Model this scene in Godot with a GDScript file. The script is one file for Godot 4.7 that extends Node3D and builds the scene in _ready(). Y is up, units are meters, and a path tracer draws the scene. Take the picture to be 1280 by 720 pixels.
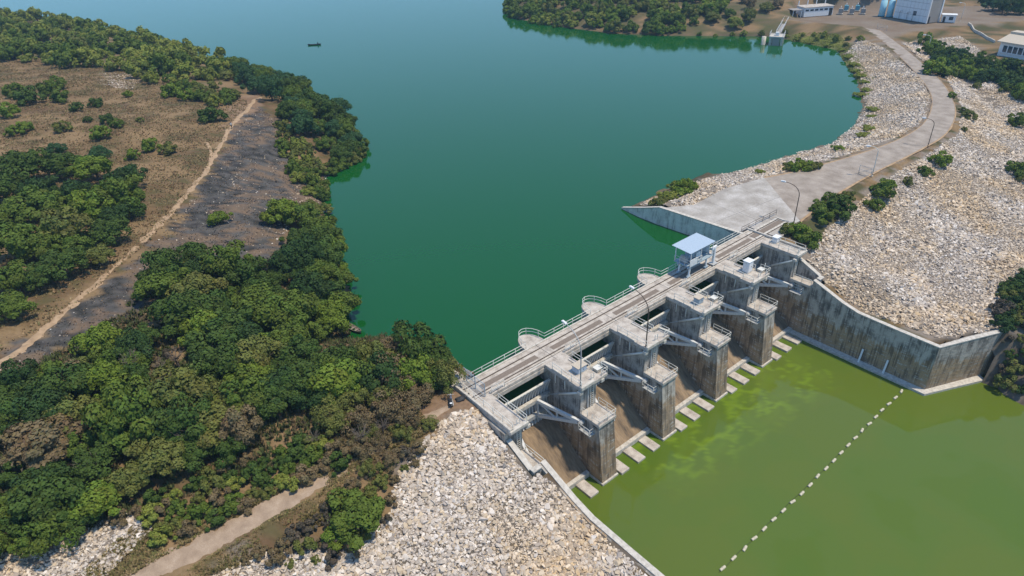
extends Node3D

const W := 10.7          # reservoir level
const D := 14.0          # deck level
const NY := 9.6          # pier nose level
const FPX := 840.0
const CAM := Vector3(-46.0115, 66.4345, 54.5063)
var cam_r: Vector3
var cam_u: Vector3
var cam_f: Vector3
var rng := RandomNumberGenerator.new()
var nz := FastNoiseLite.new()
var nz2 := FastNoiseLite.new()
var M := {}
var used := {}
var post_mesh := {}

# ------------------------------------------------------------ camera maths
func set_camera_axes(pitch: float, yaw: float, roll: float) -> void:
	cam_f = Vector3(sin(yaw) * cos(pitch), -sin(pitch), -cos(yaw) * cos(pitch))
	var r := Vector3(cos(yaw), 0, sin(yaw))
	var u := r.cross(cam_f)
	cam_r = cos(roll) * r + sin(roll) * u
	cam_u = -sin(roll) * r + cos(roll) * u

func ray(px: float, py: float) -> Vector3:
	return cam_f + (px - 640.0) / FPX * cam_r - (py - 360.0) / FPX * cam_u

func level(px: float, py: float, y: float) -> Vector3:      # pixel onto a level plane
	var d := ray(px, py)
	return CAM + d * ((y - CAM.y) / d.y)

func px_per_m(p: Vector3) -> float:
	return FPX / (p - CAM).dot(cam_f)

# ------------------------------------------------------------ terrain
var sh_l := PackedVector2Array()     # shorelines
var sh_r := PackedVector2Array()
var land_l := PackedVector2Array()
var land_r := PackedVector2Array()
var crest_l := PackedVector2Array()
var crest_up := PackedVector2Array() # right crest, reservoir edge
var crest_dn := PackedVector2Array() # right crest, downstream edge
var crest_poly := PackedVector2Array()
const GX0 := -240.0
const GZ0 := -480.0
const GS := 2.0
const GNX := 340
const GNZ := 310
var hg := PackedFloat32Array()

func flat(list: Array, y: float) -> PackedVector2Array:
	var o := PackedVector2Array()
	for i in range(0, list.size(), 2):
		var p := level(list[i], list[i + 1], y)
		o.append(Vector2(p.x, p.z))
	return o

func dist_line(p: Vector2, l: PackedVector2Array) -> float:
	var b := 1e9
	for i in l.size() - 1:
		var q := Geometry2D.get_closest_point_to_segment(p, l[i], l[i + 1])
		b = minf(b, p.distance_squared_to(q))
	return sqrt(b)

func is_left(x: float, z: float) -> bool:
	return x < 19.0 + maxf(0.0, -z - 20.0) * 0.35

const CREST := [[5.0, 14.0], [10.0, 12.3], [13.7, 10.6], [16.2, 9.7], [18.8, 8.75], [21.5, 8.1], [33.2, 7.9], [80.0, 7.6]]
func wall_top(z: float) -> float:
	for i in CREST.size() - 1:
		if z < CREST[i + 1][0]:
			return lerpf(CREST[i][1], CREST[i + 1][1], clampf((z - CREST[i][0]) / (CREST[i + 1][0] - CREST[i][0]), 0, 1))
	return 7.6

func height_left(p: Vector2) -> float:
	var d := dist_line(p, sh_l) + nz2.get_noise_2d(p.x * 0.5, p.y * 0.5) * 1.6
	if not Geometry2D.is_point_in_polygon(p, land_l):
		return maxf(W - d * 0.6, W - 7.0)
	var h := W + 8.0 * (1.0 - exp(-d / 15.0)) + minf(maxf(0.0, d - 25.0) * 0.05, 6.0)
	h += nz.get_noise_2d(p.x * 1.0, p.y * 1.0) * 1.2 * clampf(d / 12.0, 0, 1)
	var best := 1e9
	var side := 0.0
	for i in crest_l.size() - 1:
		var a := crest_l[i]
		var b := crest_l[i + 1]
		var q := Geometry2D.get_closest_point_to_segment(p, a, b)
		var dd := p.distance_to(q)
		if dd < best:
			best = dd
			side = (b - a).cross(p - a)
	var dn: bool = side < 0.0
	if dn:
		h = maxf(D - 0.40 * maxf(0.0, best - 2.4), 7.3)
		if p.y > 5.0: h = lerpf(wall_top(p.y) - 0.1, h, smoothstep(1.0, 9.0, -9.5 - p.x))
		return h + nz.get_noise_2d(p.x * 3.0, p.y * 3.0) * 0.3 * clampf((best - 2.0) / 4.0, 0, 1)
	var w := exp(-pow(best / 13.0, 2.0))
	h = lerpf(h, D - 0.04 * best, w)
	return h

func height_right(p: Vector2) -> float:
	if p.x < 46.5 and p.y > 3.0: return -3.0
	var dl := dist_line(p, sh_r) + nz2.get_noise_2d(p.x * 0.5, p.y * 0.5) * 1.2
	if not Geometry2D.is_point_in_polygon(p, land_r):
		if not (p.x > 46.0 and p.y > -26.0 and p.y < 60.0 and p.x < 75.0):
			return maxf(W - dl * 0.5, W - 7.0)
	var h := D - 0.34
	if not Geometry2D.is_point_in_polygon(p, crest_poly):
		var du := dist_line(p, crest_up)
		var dd := dist_line(p, crest_dn)
		if du < dd:
			h = W + (D - W) * dl / (dl + du + 0.01)
			h = maxf(h, W + 9.0 * (1.0 - exp(-dl / 25.0)) * smoothstep(150.0, 200.0, p.x))
		else:
			var base := lerpf(7.4, 12.5, smoothstep(110.0, 230.0, p.x))
			h = maxf(D - 0.33 * dd, base)
			h += nz.get_noise_2d(p.x * 3.0, p.y * 3.0) * 0.35 * clampf(dd / 5.0, 0, 1)
	if p.y > 5.0 and p.y < 38.0: h = lerpf(wall_top(p.y) - 0.1, h, smoothstep(1.5, 10.0, p.x - 48.2))
	if p.y > 33.0:
		var edge := 57.5 - maxf(0.0, p.y - 38.0) * 0.4 + nz.get_noise_2d(p.y * 8.0, 3.0) * 0.8
		var past := (p - Vector2(48.2, 33.2)).dot(Vector2(-0.395, 0.919))
		if past < 0.2: h = lerpf(7.75, h, smoothstep(0.5, 8.0, -past))
		if past > -0.5:
			h = minf(h, (p.x - edge) * 0.75 + maxf(0.0, 7.0 - past * 2.4) * clampf((p.x - 56.0) / 3.0, 0, 1))
	return maxf(h, -3.0)

func height_raw(x: float, z: float) -> float:
	var p := Vector2(x, z)
	return height_left(p) if is_left(x, z) else height_right(p)

func ground(x: float, z: float) -> float:
	var fx := clampf((x - GX0) / GS, 0, GNX - 1.001)
	var fz := clampf((z - GZ0) / GS, 0, GNZ - 1.001)
	var i := int(fx)
	var j := int(fz)
	var a := fx - i
	var b := fz - j
	var k := j * GNX + i
	return lerpf(lerpf(hg[k], hg[k + 1], a), lerpf(hg[k + GNX], hg[k + GNX + 1], a), b)

func at(px: float, py: float, up := 0.0) -> Vector3:         # pixel onto the terrain (raised by up): the ground point below
	var d := ray(px, py)
	if d.y > -0.02: d.y = -0.02
	var t0 := (30.0 + up - CAM.y) / d.y
	var t1 := (-2.0 + up - CAM.y) / d.y
	var prev := t0
	var n := 160
	for i in n + 1:
		var t := lerpf(t0, t1, float(i) / n)
		var p := CAM + d * t
		if p.y - up <= ground(p.x, p.z):
			var lo := prev
			var hi := t
			for k in 8:
				var m := 0.5 * (lo + hi)
				var q := CAM + d * m
				if q.y - up <= ground(q.x, q.z): hi = m
				else: lo = m
			var e := CAM + d * hi
			return Vector3(e.x, ground(e.x, e.z), e.z)
		prev = t
	var e2 := CAM + d * t1
	return Vector3(e2.x, ground(e2.x, e2.z), e2.z)

func on_land(list: Array) -> PackedVector2Array:
	var o := PackedVector2Array()
	for i in range(0, list.size(), 2):
		var p := at(list[i], list[i + 1])
		o.append(Vector2(p.x, p.z))
	return o

# ------------------------------------------------------------ nodes
func numbered(n: String) -> String:
	if not used.has(n):
		used[n] = 0
		return n
	used[n] += 1
	return "%s_%03d" % [n, used[n]]

func tag(o: Node, label: String, category: String, group := "", kind := "") -> void:
	if label: o.set_meta("label", label)
	if category: o.set_meta("category", category)
	if group: o.set_meta("group", group)
	if kind: o.set_meta("kind", kind)

func thing(n: String, label: String, category: String, pos := Vector3.ZERO, group := "") -> Node3D:
	var o := Node3D.new()
	o.name = numbered(n)
	add_child(o)
	o.position = pos
	tag(o, label, category, group)
	return o

func structure(n: String, label: String) -> Node3D:
	var o := Node3D.new()
	o.name = numbered(n)
	add_child(o)
	o.set_meta("kind", "structure")
	o.set_meta("label", label)
	return o

func sub(parent: Node, n: String) -> Node3D:
	var o := Node3D.new()
	o.name = part_name(parent, n)
	parent.add_child(o)
	return o

func part_name(parent: Node, n: String) -> String:
	var key := "%d/%s" % [parent.get_instance_id(), n]
	if not used.has(key):
		used[key] = 0
		return n
	used[key] += 1
	return "%s_%03d" % [n, used[key]]

func put(parent: Node, n: String, mesh: Mesh, m: Material, pos := Vector3.ZERO) -> MeshInstance3D:
	var o := MeshInstance3D.new()
	o.name = numbered(n) if parent == self else part_name(parent, n)
	o.mesh = mesh
	o.material_override = m
	o.position = pos
	parent.add_child(o)
	return o

# ------------------------------------------------------------ meshes
func begin(smooth := false) -> SurfaceTool:
	var st := SurfaceTool.new()
	st.begin(Mesh.PRIMITIVE_TRIANGLES)
	st.set_smooth_group(0 if smooth else 0xFFFFFFFF)
	return st

func done(st: SurfaceTool) -> ArrayMesh:
	st.generate_normals()
	return st.commit()

func tri(st: SurfaceTool, a: Vector3, b: Vector3, c: Vector3) -> void:
	st.add_vertex(a); st.add_vertex(b); st.add_vertex(c)

func quad(st: SurfaceTool, a: Vector3, b: Vector3, c: Vector3, d: Vector3) -> void:
	tri(st, a, b, c); tri(st, a, c, d)

func hexa(st: SurfaceTool, b: Array, t: Array) -> void:       # four bottom corners, four top corners
	quad(st, b[0], b[1], b[2], b[3])
	quad(st, t[3], t[2], t[1], t[0])
	for i in 4:
		var j := (i + 1) % 4
		quad(st, b[i], t[i], t[j], b[j])

func box(st: SurfaceTool, a: Vector3, b: Vector3) -> void:     # min, max; edges chamfered a little
	var c := minf(0.04, 0.2 * minf(b.x - a.x, minf(b.y - a.y, b.z - a.z)))
	var v := func(sx: int, sy: int, sz: int, ax: int) -> Vector3:
		var p := Vector3(b.x if sx > 0 else a.x, b.y if sy > 0 else a.y, b.z if sz > 0 else a.z)
		if ax != 0: p.x -= c * sx
		if ax != 1: p.y -= c * sy
		if ax != 2: p.z -= c * sz
		return p
	for s in [-1, 1]:
		quad(st, v.call(s, -1, -s, 0), v.call(s, -1, s, 0), v.call(s, 1, s, 0), v.call(s, 1, -s, 0))
		quad(st, v.call(-s, s, -1, 1), v.call(s, s, -1, 1), v.call(s, s, 1, 1), v.call(-s, s, 1, 1)) if s < 0 else quad(st, v.call(-1, s, -1, 1), v.call(1, s, -1, 1), v.call(1, s, 1, 1), v.call(-1, s, 1, 1))
		quad(st, v.call(-s, -1, s, 2), v.call(-s, 1, s, 2), v.call(s, 1, s, 2), v.call(s, -1, s, 2))
	for s in [-1, 1]:
		for t in [-1, 1]:
			quad(st, v.call(s, t, -1, 0), v.call(s, t, 1, 0), v.call(s, t, 1, 1), v.call(s, t, -1, 1))
			quad(st, v.call(-1, s, t, 1), v.call(1, s, t, 1), v.call(1, s, t, 2), v.call(-1, s, t, 2))
			quad(st, v.call(s, -1, t, 2), v.call(s, 1, t, 2), v.call(s, 1, t, 0), v.call(s, -1, t, 0))
			for w in [-1, 1]:
				tri(st, v.call(s, t, w, 0), v.call(s, t, w, 1), v.call(s, t, w, 2))

func box_mesh(a: Vector3, b: Vector3) -> ArrayMesh:
	var st := begin()
	box(st, a, b)
	return done(st)

func tube(st: SurfaceTool, pts: Array, r: float, n := 6, r2 := -1.0) -> void:
	if r2 < 0: r2 = r
	var rings := []
	for i in pts.size():
		var dir: Vector3 = (pts[min(i + 1, pts.size() - 1)] - pts[max(i - 1, 0)]).normalized()
		var s := dir.cross(Vector3.UP if absf(dir.y) < 0.95 else Vector3.RIGHT).normalized()
		var t := s.cross(dir)
		var ring := []
		var rr := lerpf(r, r2, float(i) / maxf(1, pts.size() - 1))
		for k in n:
			var a := TAU * k / n
			ring.append(pts[i] + (s * cos(a) + t * sin(a)) * rr)
		rings.append(ring)
	for i in rings.size() - 1:
		for k in n:
			var k2 := (k + 1) % n
			quad(st, rings[i][k], rings[i + 1][k], rings[i + 1][k2], rings[i][k2])
	for k in range(1, n - 1):
		tri(st, rings[0][0], rings[0][k], rings[0][k + 1])
		var l: Array = rings[-1]
		tri(st, l[0], l[k + 1], l[k])

func tube_mesh(pts: Array, r: float, n := 6, r2 := -1.0) -> ArrayMesh:
	var st := begin(true)
	tube(st, pts, r, n, r2)
	return done(st)

func bar(st: SurfaceTool, a: Vector3, b: Vector3, w: float, h: float) -> void:   # rectangular beam from a to b
	var d := (b - a).normalized()
	var s := d.cross(Vector3.UP).normalized() if absf(d.y) < 0.98 else Vector3.RIGHT
	var t := s.cross(d).normalized()
	s *= w * 0.5
	t *= h * 0.5
	hexa(st, [a - s - t, a + s - t, b + s - t, b - s - t], [a - s + t, a + s + t, b + s + t, b - s + t])

func bar_mesh(a: Vector3, b: Vector3, w: float, h: float) -> ArrayMesh:
	var st := begin()
	bar(st, a, b, w, h)
	return done(st)

func prism_x(st: SurfaceTool, zy: PackedVector2Array, x0: float, x1: float) -> void:   # outline in (z, y), swept along x
	var idx := Geometry2D.triangulate_polygon(zy)
	for i in range(0, idx.size(), 3):
		var a := zy[idx[i]]
		var b := zy[idx[i + 1]]
		var c := zy[idx[i + 2]]
		tri(st, Vector3(x0, a.y, a.x), Vector3(x0, b.y, b.x), Vector3(x0, c.y, c.x))
		tri(st, Vector3(x1, c.y, c.x), Vector3(x1, b.y, b.x), Vector3(x1, a.y, a.x))
	for i in zy.size():
		var a := zy[i]
		var b := zy[(i + 1) % zy.size()]
		quad(st, Vector3(x0, a.y, a.x), Vector3(x1, a.y, a.x), Vector3(x1, b.y, b.x), Vector3(x0, b.y, b.x))

func prism_y(st: SurfaceTool, xz: PackedVector2Array, y0: float, y1: float) -> void:
	var p := xz
	if Geometry2D.is_polygon_clockwise(p):
		p = p.duplicate()
		p.reverse()
	var idx := Geometry2D.triangulate_polygon(p)
	for i in range(0, idx.size(), 3):
		var a := p[idx[i]]
		var b := p[idx[i + 1]]
		var c := p[idx[i + 2]]
		if (b - a).cross(c - a) < 0:
			var t := b
			b = c
			c = t
		tri(st, Vector3(a.x, y1, a.y), Vector3(b.x, y1, b.y), Vector3(c.x, y1, c.y))
		tri(st, Vector3(a.x, y0, a.y), Vector3(c.x, y0, c.y), Vector3(b.x, y0, b.y))
	for i in p.size():
		var a := p[i]
		var b := p[(i + 1) % p.size()]
		quad(st, Vector3(a.x, y0, a.y), Vector3(a.x, y1, a.y), Vector3(b.x, y1, b.y), Vector3(b.x, y0, b.y))

func prism_mesh(xz: PackedVector2Array, y0: float, y1: float) -> ArrayMesh:
	var st := begin()
	prism_y(st, xz, y0, y1)
	return done(st)

func arc(c: Vector2, rx: float, rz: float, a0: float, a1: float, n: int) -> PackedVector2Array:
	var o := PackedVector2Array()
	for i in n + 1:
		var a := lerpf(a0, a1, float(i) / n)
		o.append(c + Vector2(cos(a) * rx, sin(a) * rz))
	return o

# two rails on posts along a path, as a part named railing of its thing
func railing(parent: Node, pts: Array, m: Material, h := 1.05, gap := 1.6, called := "railing") -> Node3D:
	var o := sub(parent, called) if called else parent as Node3D
	for f in [1.0, 0.55]:
		var l := []
		for p in pts: l.append(p + Vector3(0, h * f, 0))
		put(o, "rail", tube_mesh(l, 0.04, 5), m)
	if not post_mesh.has(h):
		post_mesh[h] = tube_mesh([Vector3.ZERO, Vector3(0, h, 0)], 0.038, 5)
	put(o, "post", post_mesh[h], m, pts[0])
	for i in pts.size() - 1:
		var a: Vector3 = pts[i]
		var b: Vector3 = pts[i + 1]
		var n := maxi(1, roundi(a.distance_to(b) / gap))
		if a.distance_to(b) < 0.7 * gap and i < pts.size() - 2 and i % 2 == 0: continue
		for k in range(1, n + 1):
			put(o, "post", post_mesh[h], m, a.lerp(b, float(k) / n))
	return o

# ------------------------------------------------------------ materials
func srgb(c: Vector3) -> Color:
	return Color(c.x, c.y, c.z).linear_to_srgb()

func mat(c: Vector3, rough := 0.9, metal := 0.0) -> StandardMaterial3D:
	var m := StandardMaterial3D.new()
	m.albedo_color = srgb(c)
	m.roughness = rough
	m.metallic = metal
	return m

func noise(sd: int, freq: float, oct := 4, type := FastNoiseLite.TYPE_SIMPLEX_SMOOTH) -> FastNoiseLite:
	var n := FastNoiseLite.new()
	n.seed = sd
	n.frequency = freq
	n.noise_type = type
	n.fractal_octaves = oct
	return n

# a seamless picture: coarse and fine noise through a ramp of linear colours
func ramp_tex(sd: int, f1: float, f2: float, mix: float, stops: Array, size := 512) -> ImageTexture:
	var a := noise(sd, f1, 5).get_seamless_image(size, size).get_data()
	var b := noise(sd + 7, f2, 3).get_seamless_image(size, size).get_data()
	var lut := PackedByteArray()
	for i in 256:
		var t := i / 255.0
		var k := 0
		while k < stops.size() - 2 and t > stops[k + 1][0]: k += 1
		var f := clampf((t - stops[k][0]) / (stops[k + 1][0] - stops[k][0]), 0, 1)
		var c := srgb((stops[k][1] as Vector3).lerp(stops[k + 1][1], f))
		lut.append(int(c.r * 255)); lut.append(int(c.g * 255)); lut.append(int(c.b * 255))
	var out := PackedByteArray()
	out.resize(size * size * 3)
	for i in size * size:
		var v := int(clampf(a[i] * (1.0 - mix) + b[i] * mix, 0, 255)) * 3
		out[i * 3] = lut[v]
		out[i * 3 + 1] = lut[v + 1]
		out[i * 3 + 2] = lut[v + 2]
	return ImageTexture.create_from_image(Image.create_from_data(size, size, false, Image.FORMAT_RGB8, out))

func bump_tex(sd: int, freq: float, strength: float, size := 512) -> ImageTexture:
	var img := noise(sd, freq, 4).get_seamless_image(size, size)
	img.convert(Image.FORMAT_RGB8)
	img.bump_map_to_normal_map(strength)
	return ImageTexture.create_from_image(img)

func textured(tex: Texture2D, scale: Vector3, rough := 0.92, nrm: Texture2D = null, nscale := 0.6) -> StandardMaterial3D:
	var m := StandardMaterial3D.new()
	m.albedo_texture = tex
	m.roughness = rough
	m.uv1_triplanar = true
	m.uv1_world_triplanar = true
	m.uv1_scale = scale
	if nrm:
		m.normal_enabled = true
		m.normal_texture = nrm
		m.normal_scale = nscale
	return m

# weathered hydraulic concrete: 16 m of height, 24 m of length; tide stains, run-off streaks, scaled patches
func stain_tex(sd: int, tide: float, dark: float, brown: Vector3, clean := 0.0) -> ImageTexture:
	var w := 512
	var h := 512
	var n1 := noise(sd, 0.9, 4)
	var n2 := noise(sd + 1, 1.0, 4)
	var n3 := noise(sd + 2, 1.0, 3)
	var out := PackedByteArray()
	out.resize(w * h * 3)
	var pale := Vector3(0.44, 0.40, 0.35)
	var grey := Vector3(0.24, 0.215, 0.185)
	pale = pale.lerp(Vector3(0.70, 0.65, 0.55), clean)
	grey = grey.lerp(Vector3(0.54, 0.49, 0.41), clean)
	var black := Vector3(0.035, 0.033, 0.032)
	var lime := Vector3(0.50, 0.47, 0.43)
	for j in h:
		var y := 16.0 * (1.0 - (j + 0.5) / h)
		for i in w:
			var a := TAU * i / w
			var ca := cos(a)
			var sa := sin(a)
			var blot := n1.get_noise_3d(ca * 3.0, sa * 3.0, y * 0.40)
			var streak := n2.get_noise_3d(ca * 14.0, sa * 14.0, y * 0.13)
			var fine := n3.get_noise_3d(ca * 40.0, sa * 40.0, y * 8.0)
			var bed := n3.get_noise_3d(ca * 2.0, sa * 2.0, y * 5.0 + 40.0)
			var c := pale.lerp(grey, clampf(0.45 + blot * 1.3, 0, 1))
			var edge := tide + blot * 1.6 + streak * 1.2
			if y < edge:
				var k := clampf((edge - y) / 0.5, 0, 1)
				c = c.lerp(brown.lerp(grey, clampf(0.08 + bed * 1.3, 0, 1)), k * 0.95)
			c = c.lerp(black, clampf((streak * 0.9 + blot * 1.0 + dark) * 1.15, 0, 0.6))
			c = c.lerp(lime, clampf((bed * 1.2 - streak * 0.8 - 0.42) * 3.0, 0, 0.7))
			c *= 1.0 + fine * 0.35
			var s := srgb(c)
			var o := (j * w + i) * 3
			out[o] = int(clampf(s.r, 0, 1) * 255)
			out[o + 1] = int(clampf(s.g, 0, 1) * 255)
			out[o + 2] = int(clampf(s.b, 0, 1) * 255)
	return ImageTexture.create_from_image(Image.create_from_data(w, h, false, Image.FORMAT_RGB8, out))

func vertex_mat(tex: Texture2D, scale: float, rough := 0.95) -> StandardMaterial3D:
	var m := StandardMaterial3D.new()
	m.vertex_color_use_as_albedo = true
	m.roughness = rough
	m.metallic_specular = 0.25
	if tex:
		m.albedo_texture = tex
		m.uv1_triplanar = true
		m.uv1_world_triplanar = true
		m.uv1_scale = Vector3.ONE * scale
	return m

func make_materials() -> void:
	var v := func(a: float, b: float, c: float) -> Vector3: return Vector3(a, b, c)
	var n_fine := bump_tex(3, 0.05, 3.0)
	M.deck = textured(ramp_tex(11, 0.012, 0.09, 0.4, [[0.15, v.call(0.26, 0.22, 0.185)], [0.5, v.call(0.46, 0.41, 0.355)], [0.85, v.call(0.58, 0.53, 0.47)]]), Vector3.ONE * 0.11, 0.9, n_fine, 0.4)
	M.kerb = textured(ramp_tex(12, 0.02, 0.1, 0.4, [[0.1, v.call(0.30, 0.27, 0.23)], [0.6, v.call(0.56, 0.52, 0.46)], [0.9, v.call(0.64, 0.60, 0.54)]]), Vector3.ONE * 0.15, 0.9, n_fine, 0.4)
	M.pier = textured(stain_tex(21, 6.8, 0.06, v.call(0.32, 0.22, 0.13)), Vector3(1.0 / 24, 1.0 / 16, 1.0 / 24), 0.9, n_fine, 0.5)
	M.wall = textured(stain_tex(31, 5.0, 0.05, v.call(0.36, 0.245, 0.135)), Vector3(1.0 / 24, 1.0 / 16, 1.0 / 24), 0.9, n_fine, 0.5)
	M.chute = textured(ramp_tex(41, 0.010, 0.06, 0.42, [[0.12, v.call(0.07, 0.055, 0.045)], [0.4, v.call(0.19, 0.135, 0.085)], [0.65, v.call(0.29, 0.205, 0.125)], [0.9, v.call(0.36, 0.29, 0.21)]]), Vector3(0.09, 0.03, 0.03), 0.92, n_fine, 0.7)
	M.wing = textured(stain_tex(51, 0.0, -0.24, v.call(0.3, 0.25, 0.2), 1.0), Vector3(1.0 / 24, 1.0 / 16, 1.0 / 24), 0.9, n_fine, 0.5)
	M.strip = textured(ramp_tex(13, 0.03, 0.12, 0.5, [[0.1, v.call(0.12, 0.095, 0.075)], [0.6, v.call(0.22, 0.175, 0.14)], [0.9, v.call(0.30, 0.25, 0.20)]]), Vector3.ONE * 0.3)
	M.plaza = textured(ramp_tex(14, 0.008, 0.08, 0.3, [[0.15, v.call(0.27, 0.24, 0.21)], [0.5, v.call(0.37, 0.34, 0.305)], [0.75, v.call(0.46, 0.43, 0.40)], [0.92, v.call(0.62, 0.60, 0.57)]]), Vector3.ONE * 0.05, 0.95, n_fine, 0.4)
	M.road = textured(ramp_tex(15, 0.01, 0.1, 0.35, [[0.1, v.call(0.22, 0.18, 0.145)], [0.6, v.call(0.33, 0.28, 0.235)], [0.9, v.call(0.42, 0.365, 0.31)]]), Vector3.ONE * 0.06, 0.95, n_fine, 0.4)
	M.dirt = textured(ramp_tex(16, 0.015, 0.12, 0.4, [[0.1, v.call(0.23, 0.15, 0.085)], [0.6, v.call(0.40, 0.275, 0.165)], [0.9, v.call(0.50, 0.37, 0.24)]]), Vector3.ONE * 0.12)
	M.track = textured(ramp_tex(17, 0.012, 0.12, 0.4, [[0.1, v.call(0.22, 0.155, 0.105)], [0.6, v.call(0.36, 0.265, 0.185)], [0.9, v.call(0.46, 0.36, 0.27)]]), Vector3.ONE * 0.1)
	M.steel = textured(ramp_tex(18, 0.03, 0.1, 0.4, [[0.1, v.call(0.16, 0.12, 0.09)], [0.35, v.call(0.38, 0.38, 0.37)], [0.9, v.call(0.52, 0.53, 0.53)]]), Vector3(0.3, 0.12, 0.3), 0.6)
	M.rib = textured(ramp_tex(28, 0.03, 0.1, 0.4, [[0.1, v.call(0.32, 0.27, 0.22)], [0.35, v.call(0.58, 0.58, 0.57)], [0.9, v.call(0.70, 0.71, 0.71)]]), Vector3(0.3, 0.12, 0.3), 0.6)
	M.rail_steel = mat(v.call(0.10, 0.075, 0.06), 0.6, 0.3)
	M.paint = textured(ramp_tex(19, 0.04, 0.12, 0.4, [[0.05, v.call(0.35, 0.27, 0.20)], [0.3, v.call(0.62, 0.60, 0.54)], [0.9, v.call(0.72, 0.71, 0.66)]]), Vector3.ONE * 0.4, 0.55)
	M.white = textured(ramp_tex(20, 0.03, 0.1, 0.4, [[0.05, v.call(0.45, 0.43, 0.40)], [0.4, v.call(0.72, 0.73, 0.74)], [0.9, v.call(0.80, 0.81, 0.82)]]), Vector3(0.3, 0.1, 0.3), 0.6)
	M.blue_roof = textured(ramp_tex(22, 0.03, 0.1, 0.3, [[0.05, v.call(0.28, 0.33, 0.38)], [0.4, v.call(0.36, 0.45, 0.55)], [0.9, v.call(0.43, 0.51, 0.60)]]), Vector3.ONE * 0.2, 0.5)
	M.blue_metal = mat(v.call(0.30, 0.38, 0.44), 0.55)
	M.pale_blue = mat(v.call(0.35, 0.62, 0.72), 0.6)
	M.teal = mat(v.call(0.10, 0.30, 0.38), 0.6)
	M.dark = mat(v.call(0.03, 0.03, 0.032), 0.7)
	M.rubber = mat(v.call(0.015, 0.015, 0.016), 0.8)
	M.glass = mat(v.call(0.03, 0.06, 0.08), 0.08)
	M.tan_roof = textured(ramp_tex(23, 0.02, 0.1, 0.4, [[0.1, v.call(0.42, 0.36, 0.28)], [0.9, v.call(0.56, 0.49, 0.40)]]), Vector3.ONE * 0.2)
	M.grey_wall = textured(ramp_tex(24, 0.02, 0.1, 0.4, [[0.1, v.call(0.24, 0.22, 0.20)], [0.9, v.call(0.34, 0.32, 0.30)]]), Vector3.ONE * 0.2)
	M.buoy = textured(ramp_tex(29, 0.03, 0.1, 0.4, [[0.1, v.call(0.30, 0.27, 0.18)], [0.5, v.call(0.55, 0.51, 0.38)], [0.9, v.call(0.62, 0.59, 0.48)]]), Vector3.ONE * 0.7)
	M.wood = textured(ramp_tex(25, 0.03, 0.1, 0.5, [[0.1, v.call(0.16, 0.12, 0.09)], [0.9, v.call(0.42, 0.36, 0.30)]]), Vector3(1.2, 0.3, 0.3))
	M.dead = mat(v.call(0.17, 0.135, 0.105), 0.95)
	M.bark = mat(v.call(0.12, 0.09, 0.065), 0.95)
	var g := ramp_tex(26, 0.02, 0.16, 0.55, [[0.1, v.call(0.42, 0.40, 0.38)], [0.5, v.call(0.85, 0.85, 0.85)], [0.9, v.call(1.0, 1.0, 1.0)]])
	M.terrain = vertex_mat(g, 0.14)
	M.stone = vertex_mat(ramp_tex(27, 0.02, 0.14, 0.5, [[0.1, v.call(0.55, 0.52, 0.5)], [0.45, v.call(0.9, 0.89, 0.88)], [0.9, v.call(1, 1, 1)]]), 0.5)
	M.tuft = vertex_mat(null, 1.0)
	M.tuft.backlight_enabled = true
	M.tuft.backlight = Color(0.25, 0.2, 0.1)
	# foliage tints
	var f := {"dark": v.call(0.062, 0.104, 0.020), "mid": v.call(0.104, 0.152, 0.024), "bright": v.call(0.150, 0.212, 0.028), "olive": v.call(0.150, 0.165, 0.042), "lime": v.call(0.225, 0.255, 0.050), "brown": v.call(0.190, 0.145, 0.078), "blue": v.call(0.046, 0.102, 0.036), "deep": v.call(0.036, 0.072, 0.018), "burnt": v.call(0.105, 0.088, 0.066)}
	for k in f:
		var m := StandardMaterial3D.new()
		m.vertex_color_use_as_albedo = true
		m.albedo_color = srgb(f[k])
		m.roughness = 0.75
		m.metallic_specular = 0.3
		m.backlight_enabled = true
		m.backlight = srgb(f[k] * 1.5)
		M["leaf_" + k] = m
	var wn := bump_tex(61, 0.03, 2.0)
	for s in [["reservoir", Vector3(0.005, 0.076, 0.012), 0.08], ["tailwater", Vector3(1, 1, 1), 0.025]]:
		var m := StandardMaterial3D.new()
		m.albedo_color = srgb(s[1])
		m.roughness = 0.04
		m.metallic_specular = 0.42
		m.normal_enabled = true
		m.normal_texture = wn
		m.normal_scale = s[2]
		m.uv1_triplanar = true
		m.uv1_world_triplanar = true
		m.uv1_scale = Vector3.ONE * 0.08
		M[s[0]] = m
	M.tailwater.vertex_color_use_as_albedo = true
	M.reservoir.roughness = 1.0
	M.reservoir.roughness_texture = ramp_tex(63, 0.006, 0.03, 0.35, [[0.35, v.call(0.0005, 0.0005, 0.0005)], [0.5, v.call(0.004, 0.004, 0.004)], [0.75, v.call(0.012, 0.012, 0.012)]])
	M.reservoir.roughness_texture_channel = BaseMaterial3D.TEXTURE_CHANNEL_RED

# ------------------------------------------------------------ ground
var reg := {}     # regions of the ground, in plan

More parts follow.
